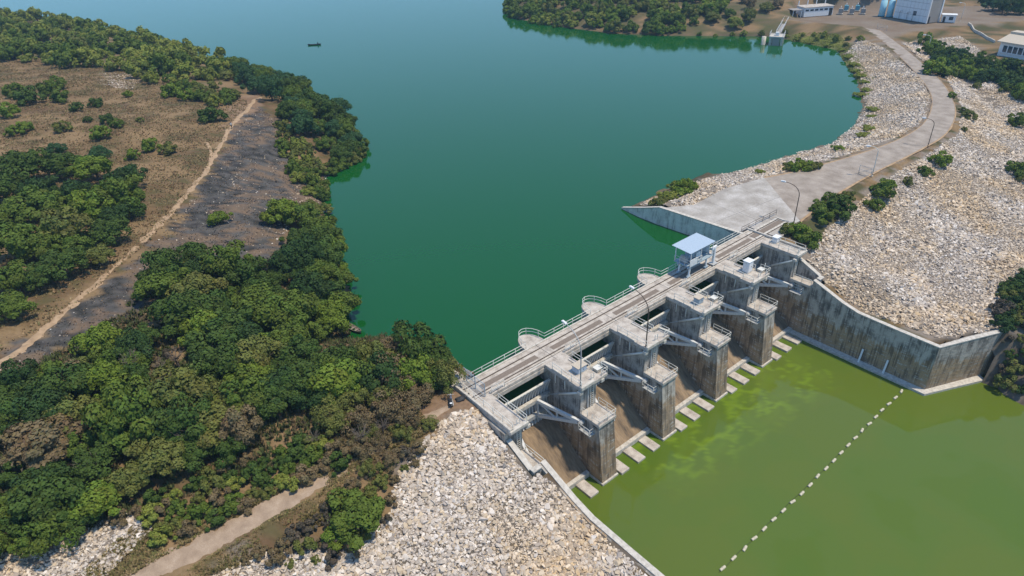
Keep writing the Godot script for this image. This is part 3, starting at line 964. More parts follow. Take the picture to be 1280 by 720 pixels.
func gate(k: int, label: String) -> void:
	var b := bay_span(k)
	var xa := b.x + 0.05
	var xb := b.y - 0.05
	var o := thing("radial_gate", label, "gate", Vector3.ZERO, "radial gates of the spillway")
	var ty := 8.5
	var tz := 10.5
	var pt := func(x: float, r: float, deg: float) -> Vector3:
		return Vector3(x, ty + r * sin(deg_to_rad(deg)), tz - r * cos(deg_to_rad(deg)))
	var st := begin(true)
	for i in 12:
		var a := -26.0 + 52.0 * i / 12
		var c := -26.0 + 52.0 * (i + 1) / 12
		quad(st, pt.call(xa, 7.0, a), pt.call(xb, 7.0, a), pt.call(xb, 7.0, c), pt.call(xa, 7.0, c))
		quad(st, pt.call(xb, 6.96, a), pt.call(xa, 6.96, a), pt.call(xa, 6.96, c), pt.call(xb, 6.96, c))
	quad(st, pt.call(xa, 7.0, 26), pt.call(xb, 7.0, 26), pt.call(xb, 6.96, 26), pt.call(xa, 6.96, 26))
	put(o, "skin_plate", done(st), M.steel)
	st = begin()
	for i in 9:
		var a := -25.5 + 52.0 * i / 9
		var c := -25.5 + 52.0 * (i + 1) / 9
		var x := 0.0
		hexa(st, [pt.call(x, 6.94, a), pt.call(x + 0.14, 6.94, a), pt.call(x + 0.14, 6.94, c), pt.call(x, 6.94, c)], [pt.call(x, 6.68, a), pt.call(x + 0.14, 6.68, a), pt.call(x + 0.14, 6.68, c), pt.call(x, 6.68, c)])
	var rib := done(st)
	var n := int((xb - xa) / 0.52)
	for i in n + 1:
		put(o, "rib", rib, M.rib, Vector3(xa + (xb - xa - 0.14) * i / n, 0, 0))
	put(o, "top_beam", bar_mesh(pt.call(xa, 6.85, 26.3), pt.call(xb, 6.85, 26.3), 0.3, 0.1), M.paint)
	for a in [7.0, -14.0]:
		put(o, "girder", bar_mesh(pt.call(xa + 0.1, 6.3, a), pt.call(xb - 0.1, 6.3, a), 0.5, 0.55), M.kerb if a > 0 else M.steel)
	for s in [0, 1]:
		var tx := (xa + 0.35) if s == 0 else (xb - 0.35)
		var gx := (xa + 2.4) if s == 0 else (xb - 2.4)
		var hub := Vector3(tx, ty, tz)
		var u: Vector3 = pt.call(gx, 6.0, 9.0)
		var l: Vector3 = pt.call(gx, 6.0, -14.0)
		put(o, "arm", bar_mesh(u, hub, 0.36, 0.46), M.rib)
		put(o, "arm", bar_mesh(l, hub, 0.36, 0.46), M.rib)
		put(o, "brace", bar_mesh(u.lerp(hub, 0.45), l.lerp(hub, 0.45), 0.2, 0.2), M.rib)
		put(o, "brace", bar_mesh(u, l.lerp(hub, 0.42), 0.16, 0.2), M.rib)
		put(o, "brace", bar_mesh(u, l, 0.18, 0.2), M.rib)
		put(o, "bearing", tube_mesh([hub - Vector3(0.34, 0, 0), hub + Vector3(0.34, 0, 0)], 0.36, 12), M.steel)
		# hoist cylinder from under the platform down to the gate
		var px := (xa + 0.45) if s == 0 else (xb - 0.5)
		var top := Vector3(px, 13.2, 10.3)
		var low: Vector3 = pt.call(px, 6.1, 8.0)
		put(o, "hoist_cylinder", tube_mesh([top, top.lerp(low, 0.62)], 0.15, 8), M.paint)
		put(o, "hoist_rod", tube_mesh([top.lerp(low, 0.62), low], 0.07, 6), M.steel)
		put(o, "hoist_bracket", box_mesh(top - Vector3(0.28, 0.22, 0.25), top + Vector3(0.28, 0.26, 0.28)), M.kerb)

func chute(k: int, label: String) -> void:
	var b := bay_span(k)
	var o := thing("spillway_chute", label, "spillway", Vector3.ZERO, "concrete spillway chutes")
	var zy := PackedVector2Array([Vector2(0.5, -2), Vector2(0.5, 3.0), Vector2(1.4, 4.6), Vector2(2.4, 5.3), Vector2(3.4, 5.5), Vector2(4.4, 5.42), Vector2(5.4, 5.1), Vector2(6.4, 4.55), Vector2(7.4, 3.8), Vector2(8.4, 2.95), Vector2(9.4, 2.1), Vector2(10.4, 1.32), Vector2(11.2, 0.8), Vector2(11.35, 0.72), Vector2(11.35, -2)])
	var st := begin()
	prism_x(st, zy, b.x + 0.002, b.y - 0.002)
	put(o, "slope", done(st), M.chute)
	put(o, "end_sill", box_mesh(Vector3(b.x + 0.13, -2, 11.36), Vector3(b.y - 0.13, 0.78, 11.95)), M.kerb)

func build_spillway() -> void:
	pier(0, "stained concrete pier carrying a blue box, next to the wooded abutment")
	pier(1, "stained concrete pier with a tall lamp and a bare top platform")
	pier(2, "stained concrete pier with a small blue white cabinet on top")
	pier(3, "stained concrete pier with a tall white cabinet, next to the apron")
	abutment(true)
	abutment(false)
	retaining_wall(true)
	retaining_wall(false)
	var bays := ["next to the wooded abutment", "between the blue box pier and the bare pier", "between the bare pier and the small cabinet pier", "between the two piers with cabinets", "next to the slab apron"]
	for k in 5:
		gate(k, "ribbed grey steel gate " + bays[k])
		chute(k, "brown stained concrete chute " + bays[k])
		var b := bay_span(k)
		for i in 3:
			var x := 3.1 + 3.1 * i + 12.0 * (k - 1)
			if k == 0: x = -9.0 + 3.15 * i
			if x + 1.5 > b.y: continue
			var y := 0.3 + rng.randf_range(-0.03, 0.05)
			var o := put(self, "baffle_block", box_mesh(Vector3(x, -1.5, 11.98), Vector3(x + 1.48, y, 14.7 + rng.randf_range(-0.1, 0.1))), M.deck)
			tag(o, "flat concrete block at the chute foot, " + bays[k], "block", "baffle blocks at the foot of the spillway")
	# bridge
	var d := thing("spillway_bridge", "long pale concrete bridge with crane rails across the spillway piers", "bridge")
	for k in 5:
		var x0 := -11.75 if k == 0 else 12.0 * (k - 1) + 1.37
		var x1 := 50.9 if k == 4 else 12.0 * k + 1.33
		put(d, "slab", box_mesh(Vector3(x0, D - 0.5, 0.0), Vector3(x1, D, 3.3)), M.deck)
		put(d, "side_slab", box_mesh(Vector3(x0, D - 0.5, 3.36), Vector3(x1, D - 0.06, 4.0)), M.deck)
		put(d, "kerb", box_mesh(Vector3(x0, D + 0.002, 0.02), Vector3(x1, D + 0.12, 0.26)), M.kerb)
		var b := bay_span(k)
		put(d, "girder", box_mesh(Vector3(b.x + 0.02, D - 1.15, 3.5), Vector3(b.y - 0.02, D - 0.52, 4.06)), M.deck)
		put(d, "beam", box_mesh(Vector3(b.x + 0.02, D - 1.9, 0.5), Vector3(b.y - 0.02, D - 0.52, 1.1)), M.deck)
		put(d, "cable_duct", box_mesh(Vector3(b.x + 0.3, D - 0.055, 3.5), Vector3(b.y - 0.3, D + 0.06, 3.72)), M.kerb)
		var s0 := b.x - 0.35 if k > 0 else -9.4
		put(d, "gravel_strip", box_mesh(Vector3(s0, D + 0.002, 1.72), Vector3(12.0 * k - 0.25 if k < 4 else 47.6, D + 0.03, 2.52)), M.strip)
	for z in [1.12, 2.98]:
		put(d, "crane_rail", box_mesh(Vector3(-11.6, D + 0.002, z - 0.06), Vector3(57.6, D + 0.12, z + 0.06)), M.rail_steel)
	for z in [0.9, 2.78]:
		put(d, "rail_bed", box_mesh(Vector3(48.4, D + 0.035, z - 0.3), Vector3(57.8, D + 0.075, z + 0.15)), M.kerb)
	put(d, "gravel_strip", box_mesh(Vector3(48.4, D + 0.033, 1.4), Vector3(57.4, D + 0.06, 2.4)), M.strip)
	put(d, "end_kerb", box_mesh(Vector3(57.65, D + 0.03, 0.6), Vector3(57.95, D + 0.2, 3.0)), M.kerb)
	# upstream railing, following the round platforms
	var rl := thing("guard_railing", "white tube railing along the reservoir edge of the bridge", "railing")
	var line := [Vector3(-9.4, D, 0.1)]
	for k in 4:
		var c := 12.0 * k + 1.35
		for q in arc(Vector2(c, 0.0), 1.62, 2.78, PI, TAU, 8): line.append(Vector3(q.x, D, q.y + 0.05))
	line.append(Vector3(47.4, D, 0.1))
	railing(rl, line, M.paint, 1.05, 1.9, "")
	for k in 5:
		var b := bay_span(k)
		var r2 := thing("guard_railing", "short white railing above the gate " + bays[k], "railing", Vector3.ZERO, "short railings above the gates")
		railing(r2, [Vector3(b.x + 0.4, D - 0.06, 3.9), Vector3(b.x + 2.4, D - 0.06, 3.9)], M.paint, 1.05, 1.0, "")
	var rp := thing("guard_railing", "thin dark railing along the crane track on the apron", "railing")
	railing(rp, [Vector3(48.6, D, -0.3), Vector3(59.0, D, -0.1)], M.rail_steel, 1.0, 2.0, "")
	var rs := thing("guard_railing", "pale railing at the landing over the wooded shore", "railing")
	var e := level(569, 460, D)
	var e2 := level(590, 475, D)
	railing(rs, [e, e2], M.blue_metal, 1.1, 1.4, "")
	# wire mesh gate across the wooded end of the bridge
	var mg := thing("mesh_gate", "grey wire mesh gate across the wooded end of the bridge", "gate")
	for z in [0.1, 1.9, 3.8]:
		put(mg, "post", box_mesh(Vector3(-10.05, D, z - 0.05), Vector3(-9.95, D + 1.9, z + 0.05)), M.blue_metal)
	for y in [0.15, 1.0, 1.85]:
		put(mg, "crossbar", box_mesh(Vector3(-10.03, D + y - 0.03, 0.16), Vector3(-9.97, D + y + 0.03, 3.74)), M.blue_metal)
	for i in 18:
		var z := 0.3 + i * 0.19
		put(mg, "wire", box_mesh(Vector3(-10.01, D + 0.18, z), Vector3(-9.99, D + 1.82, z + 0.02)), M.blue_metal)
	# wing wall on the reservoir side
	var w := thing("wing_wall", "sloping concrete wing wall between reservoir and slab apron", "wall")
	var st := begin()
	var top := [Vector3(48.1, D, 0.0), Vector3(47.4, D, -8.0), Vector3(46.7, D, -16.4), Vector3(46.6, 12.6, -20.5), Vector3(46.9, 10.9, -25.6)]
	for i in 4:
		var a: Vector3 = top[i]
		var b: Vector3 = top[i + 1]
		var s := begin()
		var lean := Vector3(-0.9, 0, 0)
		hexa(s, [Vector3(a.x, 4, a.z) + lean, Vector3(b.x, 4, b.z) + lean, Vector3(b.x + 1.4, 4, b.z), Vector3(a.x + 1.4, 4, a.z)], [a, b, b + Vector3(0.7, 0, 0), a + Vector3(0.7, 0, 0)])
		put(w, "panel", done(s), M.wing)
		s = begin()
		hexa(s, [a + Vector3(-0.1, 0.01, 0), b + Vector3(-0.1, 0.01, 0), b + Vector3(0.6, 0.01, 0), a + Vector3(0.6, 0.01, 0)], [a + Vector3(-0.1, 0.14, 0), b + Vector3(-0.1, 0.14, 0), b + Vector3(0.6, 0.14, 0), a + Vector3(0.6, 0.14, 0)])
		put(w, "coping", done(s), M.kerb)

# ------------------------------------------------------------ furniture
func lamp(base: Vector3, h: float, arm: Vector3, label: String, m: Material) -> void:
	var o := thing("street_lamp", label, "street lamp", base, "curved street lamps")
	put(o, "foot", box_mesh(Vector3(-0.16, 0, -0.16), Vector3(0.16, 0.08, 0.16)), m)
	var pts := [Vector3.ZERO, Vector3(0, h * 0.5, 0), Vector3(0, h, 0)]
	for i in range(1, 7):
		var t := i / 6.0
		pts.append(Vector3(0, h, 0) + Vector3(arm.x * t * t, arm.y * sin(t * PI / 2), arm.z * t * t))
	put(o, "pole", tube_mesh(pts, 0.085, 7, 0.05), m)
	var e := Vector3(arm.x, h + arm.y, arm.z)
	var f := Vector3(arm.x, 0, arm.z).normalized()
	var st := begin()
	bar(st, e - f * 0.1, e + f * 0.75, 0.3, 0.16)
	bar(st, e + f * 0.05, e + f * 0.6, 0.22, 0.26)
	put(o, "lamp_head", done(st), M.white)

func cabinet(pos: Vector3, s: Vector3, m: Material, label: String, roof: Material) -> void:
	var o := thing("control_cabinet", label, "cabinet", pos, "control cabinets on the piers")
	put(o, "housing", box_mesh(Vector3(-s.x / 2, 0.1, -s.z / 2), Vector3(s.x / 2, s.y, s.z / 2)), m)
	put(o, "door", box_mesh(Vector3(-s.x / 2 + 0.08, 0.2, s.z / 2 + 0.003), Vector3(s.x / 2 - 0.08, s.y - 0.1, s.z / 2 + 0.03)), m)
	put(o, "side_door", box_mesh(Vector3(-s.x / 2 - 0.03, 0.2, -s.z / 2 + 0.08), Vector3(-s.x / 2 - 0.003, s.y - 0.1, s.z / 2 - 0.08)), m)
	put(o, "handle", box_mesh(Vector3(0.1, s.y * 0.5, s.z / 2 + 0.032), Vector3(0.16, s.y * 0.5 + 0.16, s.z / 2 + 0.07)), M.dark)
	put(o, "cover", box_mesh(Vector3(-s.x / 2 - 0.1, s.y + 0.002, -s.z / 2 - 0.1), Vector3(s.x / 2 + 0.1, s.y + 0.09, s.z / 2 + 0.1)), roof)
	put(o, "plinth", box_mesh(Vector3(-s.x / 2 - 0.04, 0, -s.z / 2 - 0.04), Vector3(s.x / 2 + 0.04, 0.098, s.z / 2 + 0.04)), M.kerb)

func build_furniture() -> void:
	# gantry cabin riding on the crane rails
	var o := thing("gantry_cabin", "raised crane cabin with a pale blue sheet roof on the bridge", "crane", Vector3(0, D, 0))
	for x in [29.9, 34.2]:
		for z in [1.12, 2.98]:
			put(o, "leg", bar_mesh(Vector3(x, 0.35, z), Vector3(x + (0.15 if x < 32 else -0.15), 1.75, z), 0.22, 0.22), M.white)
			put(o, "wheel_box", box_mesh(Vector3(x - 0.4, 0.13, z - 0.16), Vector3(x + 0.4, 0.42, z + 0.16)), M.blue_metal)
	for z in [1.12, 2.98]:
		put(o, "sill_beam", box_mesh(Vector3(29.4, 1.7, z - 0.14), Vector3(35.0, 1.95, z + 0.14)), M.blue_metal)
	put(o, "floor", box_mesh(Vector3(29.5, 1.96, 0.3), Vector3(35.3, 2.08, 3.3)), M.blue_metal)
	for x in [29.7, 32.2, 35.1]:
		for z in [0.4, 3.2]:
			put(o, "roof_post", box_mesh(Vector3(x - 0.06, 2.08, z - 0.06), Vector3(x + 0.06, 4.38, z + 0.06)), M.white)
	put(o, "hoist_drum", tube_mesh([Vector3(30.5, 2.75, 1.7), Vector3(32.2, 2.75, 1.7)], 0.55, 14), M.blue_metal)
	put(o, "motor", box_mesh(Vector3(32.5, 2.1, 1.2), Vector3(33.6, 3.0, 2.2)), M.white)
	put(o, "gearbox", box_mesh(Vector3(29.9, 2.1, 1.1), Vector3(30.4, 3.2, 2.3)), M.steel)
	put(o, "cabin_panel", box_mesh(Vector3(29.6, 2.1, 3.22), Vector3(31.3, 3.2, 3.28)), M.white)
	put(o, "cabin_panel", box_mesh(Vector3(33.0, 2.1, 0.3), Vector3(35.2, 4.1, 0.36)), M.white)
	put(o, "cabin_panel", box_mesh(Vector3(35.2, 2.1, 0.4), Vector3(35.26, 3.9, 2.6)), M.white)
	railing(o, [Vector3(29.55, 2.08, 0.4), Vector3(29.55, 2.08, 3.25), Vector3(32.4, 2.08, 3.25)], M.paint, 1.0, 1.0)
	var roof := sub(o, "roof")
	for i in 13:
		var x := 29.35 + i * 0.465
		var st := begin()
		hexa(st, [Vector3(x, 4.55, -0.2), Vector3(x + 0.455, 4.55, -0.2), Vector3(x + 0.455, 4.38, 3.35), Vector3(x, 4.38, 3.35)], [Vector3(x, 4.60, -0.2), Vector3(x + 0.455, 4.61, -0.2), Vector3(x + 0.455, 4.44, 3.35), Vector3(x, 4.43, 3.35)])
		put(roof, "sheet", done(st), M.blue_roof)
	# jib post beside the cabin
	var j := thing("jib_post", "thick white jib post with a box head beside the crane cabin", "crane post", Vector3(36.0, D, 3.0))
	put(j, "base_plate", box_mesh(Vector3(-0.6, 0.13, -0.5), Vector3(0.6, 0.3, 0.5)), M.steel)
	put(j, "column", box_mesh(Vector3(-0.18, 0.3, -0.18), Vector3(0.18, 3.0, 0.18)), M.white)
	put(j, "arm", bar_mesh(Vector3(-0.9, 3.1, 0), Vector3(0.4, 3.1, 0), 0.3, 0.26), M.white)
	put(j, "motor", box_mesh(Vector3(-0.95, 2.85, -0.25), Vector3(-0.35, 2.96, 0.25)), M.blue_metal)
	# cabinets
	cabinet(Vector3(1.7, D, 7.9), Vector3(1.5, 0.95, 1.1), M.blue_roof, "pale blue box with an orange flecked cover on the pier platform", M.tan_roof)
	cabinet(Vector3(25.2, D, 8.3), Vector3(1.2, 1.0, 0.9), M.blue_metal, "small blue white cabinet with a tan cover on its pier platform", M.tan_roof)
	cabinet(Vector3(37.9, D, 7.9), Vector3(1.2, 1.9, 1.0), M.white, "tall white cabinet standing on its pier platform", M.white)
	cabinet(Vector3(49.6, D, 5.6), Vector3(1.1, 1.0, 0.8), M.white, "low white cabinet on the abutment by the apron", M.white)
	for k in [0, 2, 3]:
		var v := thing("pump_unit", "beige hoist pump unit on the platform edge, pier with " + ["the blue box", "", "the small cabinet", "the tall cabinet"][k], "pump", Vector3(12.0 * k + 3.5, D - 0.12, 9.3), "hoist pump units")
		put(v, "tank", box_mesh(Vector3(-0.45, 0.05, -0.4), Vector3(0.4, 0.5, 0.4)), M.tan_roof)
		put(v, "lid", box_mesh(Vector3(-0.5, 0.502, -0.45), Vector3(0.45, 0.56, 0.45)), M.paint)
		put(v, "valve_post", tube_mesh([Vector3(0.35, 0.56, 0.3), Vector3(0.35, 1.5, 0.3)], 0.05, 6), M.paint)
	# lamps
	lamp(Vector3(-0.45, D, 10.25), 5.2, Vector3(0.5, 2.3, -3.1), "tall curved street lamp on the pier with the blue box", M.steel)
	lamp(Vector3(11.6, D, 10.2), 5.2, Vector3(0.4, 2.2, -3.0), "tall curved street lamp on the bare pier", M.rail_steel)
	lamp(Vector3(58.4, D, 3.7), 5.0, Vector3(-0.4, 1.9, -2.7), "tall curved street lamp at the end of the crane track", M.rail_steel)
	lamp(Vector3(113.0, D - 0.3, 3.4), 5.0, Vector3(-0.5, 1.2, -1.8), "street lamp on the outer bend of the embankment road", M.rail_steel)
	var lp := level(1090, 220, D)
	lamp(lp, 5.0, Vector3(-0.8, 1.0, -1.4), "pale street lamp beside the wire gate on the road", M.paint)
	lp = at(1158, 69)
	lamp(lp, 5.5, Vector3(-0.8, 0.9, -1.6), "pale street lamp among the bushes below the white hall", M.paint)
	lp = level(1201, 25, D)
	lamp(Vector3(lp.x, D - 0.3, lp.z), 6.0, Vector3(-0.8, 0.6, -1.2), "pale street lamp on the yard beyond the white booth", M.paint)
	# wire gates across the road
	for g in [[1073, 217, 1088, 222, "low wire gate standing open beside the road bushes"], [1096, 36, 1108, 39, "low wire gate across the road below the white hall"]]:
		var a := level(g[0], g[1], D)
		var b := level(g[2], g[3], D)
		var t := thing("road_gate", g[4], "gate")
		put(t, "post", tube_mesh([a, a + Vector3(0, 1.9, 0)], 0.06, 6), M.steel)
		put(t, "post", tube_mesh([b, b + Vector3(0, 1.9, 0)], 0.06, 6), M.steel)
		for y in [0.2, 1.0, 1.8]: put(t, "crossbar", tube_mesh([a + Vector3(0, y, 0), b + Vector3(0, y, 0)], 0.04, 5), M.steel)
		put(t, "diagonal", tube_mesh([a + Vector3(0, 0.2, 0), b + Vector3(0, 1.8, 0)], 0.035, 5), M.steel)
	# buoys
	var b0 := Vector3(1.1, 0, 31.4)
	var b1 := Vector3(45.8, 0, 31.2)
	var n := 23
	var rope := []
	for i in 60:
		var p := b0.lerp(b1, (i - 1) / 58.0)
		rope.append(p + Vector3(0, 0.03, sin(i * 0.9) * 0.06))
	tag(put(self, "buoy_rope", tube_mesh(rope, 0.022, 4), M.rubber), "thin dark rope linking the row of floats across the pool", "rope")
	var st := begin(true)
	tube(st, [Vector3(-0.41, 0.08, 0), Vector3(-0.39, 0.08, 0), Vector3(0.39, 0.08, 0), Vector3(0.41, 0.08, 0)], 0.165, 10)
	var float_mesh := done(st)
	var ring := tube_mesh([Vector3(-0.05, 0.08, 0), Vector3(0.05, 0.08, 0)], 0.2, 10)
	for i in n:
		var f := i / float(n - 1)
		var p := b0.lerp(b1, f) + Vector3(0, 0, sin(f * 5.0) * 0.15 + rng.randf_range(-0.08, 0.08))
		var v := thing("float", "cream cylindrical float in the row across the green pool", "float", p, "row of floats across the pool")
		v.rotation.y = rng.randf_range(-0.2, 0.2)
		put(v, "drum", float_mesh, M.buoy)
		put(v, "band", ring, M.tan_roof)
	# boats
	boat(level(439.5, 411, W), deg_to_rad(100), 4.6, "pale wooden canoe with thwarts moored in the leafy inlet", M.wood, false)
	boat(level(393, 56.5, W), deg_to_rad(-38), 5.5, "small dark canoe with a seated figure far out on the water", M.dark, true)
	motorbike(Vector3(-13.75, ground(-13.75, 2.1), 2.1), deg_to_rad(56))
	var q := level(575, 500, D)
	sack(Vector3(q.x, ground(q.x, q.z), q.z), 0.42, "larger dark brown sack lying beside the parked motorcycle")
	q = level(587.5, 491.5, D) + Vector3(-0.75, 0, 0.1)
	sack(Vector3(q.x, ground(q.x, q.z), q.z), 0.34, "smaller dark brown sack lying near the bridge railing")
	person(at(290, 161), deg_to_rad(130))

func boat(p: Vector3, turn: float, l: float, label: String, m: Material, seated: bool) -> void:
	var o := thing("canoe", label, "boat", p)
	o.rotation.y = turn
	var st := begin(true)
	var rows := []
	for i in 13:
		var t := i / 12.0 * 2.0 - 1.0
		var w := 0.48 * pow(1.0 - t * t, 0.6) + 0.02
		var rise := 0.22 * pow(absf(t), 3.0)
		var r := []
		for a in [-1.0, -0.85, -0.45, 0.0, 0.45, 0.85, 1.0]:
			r.append(Vector3(t * l / 2, 0.36 + rise - (1.0 - a * a) * 0.5, a * w))
		rows.append(r)
	for i in 12:
		for k in 6:
			quad(st, rows[i][k], rows[i + 1][k], rows[i + 1][k + 1], rows[i][k + 1])
			quad(st, rows[i][k + 1] + Vector3(0, 0.04, 0), rows[i + 1][k + 1] + Vector3(0, 0.04, 0), rows[i + 1][k] + Vector3(0, 0.04, 0), rows[i][k] + Vector3(0, 0.04, 0))
	put(o, "hull", done(st), m)
	for s in [-1, 1]:
		var g := []
		for i in 13: g.append(Vector3(rows[i][0].x, rows[i][0].y + 0.02, rows[i][0].z * s))
		put(o, "gunwale", tube_mesh(g, 0.035, 5), m)
	for x in [-1.2, -0.4, 0.4, 1.2]:
		var w := 0.48 * pow(1.0 - pow(x / l * 2, 2), 0.6)
		put(o, "thwart", box_mesh(Vector3(x - 0.09, 0.3, -w), Vector3(x + 0.09, 0.34, w)), m)
	if seated:
		var pn := thing("person", "person in dark clothing sitting at the end of the far canoe", "person", p + Vector3(cos(turn) * 1.5, 0.3, -sin(turn) * 1.5))
		body_mesh(pn, [[Vector3(0, 0.15, 0), 0.16, Vector3(0, 0.55, 0), 0.18], [Vector3(0, 0.55, 0), 0.16, Vector3(0, 0.68, 0), 0.07], [Vector3(0, 0.78, 0), 0.1, Vector3(0, 0.86, 0), 0.1], [Vector3(0.08, 0.12, 0), 0.09, Vector3(0.1, 0.3, 0.42), 0.07], [Vector3(-0.08, 0.12, 0), 0.09, Vector3(-0.1, 0.3, 0.42), 0.07], [Vector3(0.2, 0.55, 0), 0.06, Vector3(0.24, 0.32, 0.22), 0.045], [Vector3(-0.2, 0.55, 0), 0.06, Vector3(-0.24, 0.32, 0.22), 0.045]], 0.035, func(v: Vector3) -> Color: return Color(0.05, 0.03, 0.02) if v.y > 0.7 else Color(0.02, 0.025, 0.03))

func sack(p: Vector3, r: float, label: String) -> void:
	var st := begin(true)
	var sp := SphereMesh.new()
	sp.radius = r
	sp.height = r * 1.1
	sp.radial_segments = 18
	sp.rings = 10
	var arrays := sp.get_mesh_arrays()
	var vs: PackedVector3Array = arrays[Mesh.ARRAY_VERTEX]
	for i in vs.size():
		var v := vs[i]
		v *= 1.0 + 0.5 * nz2.get_noise_3d(v.x * 9.0 + p.x, v.y * 9.0, v.z * 9.0 + p.z)
		v.x *= 1.35
		vs[i] = v + Vector3(0, r * 0.42, 0)
	arrays[Mesh.ARRAY_VERTEX] = vs
	var am := ArrayMesh.new()
	am.add_surface_from_arrays(Mesh.PRIMITIVE_TRIANGLES, arrays)
	st.append_from(am, 0, Transform3D.IDENTITY)
	var o := thing("sack", label, "sack", p, "dark sacks on the bare ground")
	put(o, "bag", done(st), M.dark)
	put(o, "knot", tube_mesh([Vector3(r * 1.2, r * 0.5, 0), Vector3(r * 1.6, r * 0.7, 0.05)], 0.05, 6, 0.09), M.dark)

func motorbike(p: Vector3, turn: float) -> void:
	var o := thing("motorcycle", "dark motorcycle parked on bare ground at the wooded bridge end", "motorcycle", p)
	o.rotation.y = turn
	for x in [-0.66, 0.66]:
		var w := sub(o, "wheel")
		var t := TorusMesh.new()
		t.inner_radius = 0.22
		t.outer_radius = 0.31
		t.rings = 20
		t.ring_segments = 8
		var ty := put(w, "tyre", t, M.rubber, Vector3(x, 0.31, 0))
		ty.rotation.x = PI / 2
		put(w, "hub", tube_mesh([Vector3(x, 0.31, -0.08), Vector3(x, 0.31, 0.08)], 0.06, 8), M.steel)
		for a in 5:
			var d := Vector3(cos(a * TAU / 5), sin(a * TAU / 5), 0) * 0.23
			put(w, "spoke", tube_mesh([Vector3(x, 0.31, 0), Vector3(x, 0.31, 0) + d], 0.015, 4), M.steel)
	put(o, "frame", bar_mesh(Vector3(-0.6, 0.35, 0), Vector3(0.45, 0.72, 0), 0.12, 0.1), M.dark)
	put(o, "engine", box_mesh(Vector3(-0.2, 0.25, -0.17), Vector3(0.25, 0.58, 0.17)), M.steel)
	var st := begin(true)
	tube(st, [Vector3(-0.05, 0.76, 0), Vector3(0.0, 0.8, 0), Vector3(0.32, 0.84, 0), Vector3(0.42, 0.8, 0)], 0.16, 10, 0.12)
	put(o, "fuel_tank", done(st), mat(Vector3(0.10, 0.10, 0.13), 0.25))
	put(o, "seat", box_mesh(Vector3(-0.75, 0.74, -0.14), Vector3(-0.04, 0.86, 0.14)), M.rubber)
	put(o, "rear_rack", box_mesh(Vector3(-0.98, 0.78, -0.14), Vector3(-0.76, 0.82, 0.14)), M.white)
	put(o, "fork", bar_mesh(Vector3(0.66, 0.31, 0.1), Vector3(0.46, 1.0, 0.1), 0.05, 0.05), M.steel)
	put(o, "fork", bar_mesh(Vector3(0.66, 0.31, -0.1), Vector3(0.46, 1.0, -0.1), 0.05, 0.05), M.steel)
	put(o, "handlebar", tube_mesh([Vector3(0.3, 1.08, -0.4), Vector3(0.44, 1.02, -0.15), Vector3(0.44, 1.02, 0.15), Vector3(0.3, 1.08, 0.4)], 0.025, 6), M.steel)
	put(o, "headlight", tube_mesh([Vector3(0.5, 0.88, 0), Vector3(0.62, 0.88, 0)], 0.09, 10), M.white)
	put(o, "mudguard", bar_mesh(Vector3(0.5, 0.66, 0), Vector3(0.82, 0.62, 0), 0.14, 0.03), M.dark)
	put(o, "exhaust", tube_mesh([Vector3(0.1, 0.26, 0.2), Vector3(-0.75, 0.34, 0.22)], 0.05, 7, 0.07), M.steel)
	put(o, "stand", tube_mesh([Vector3(-0.05, 0.3, -0.12), Vector3(-0.1, 0.01, -0.3)], 0.02, 5), M.steel)

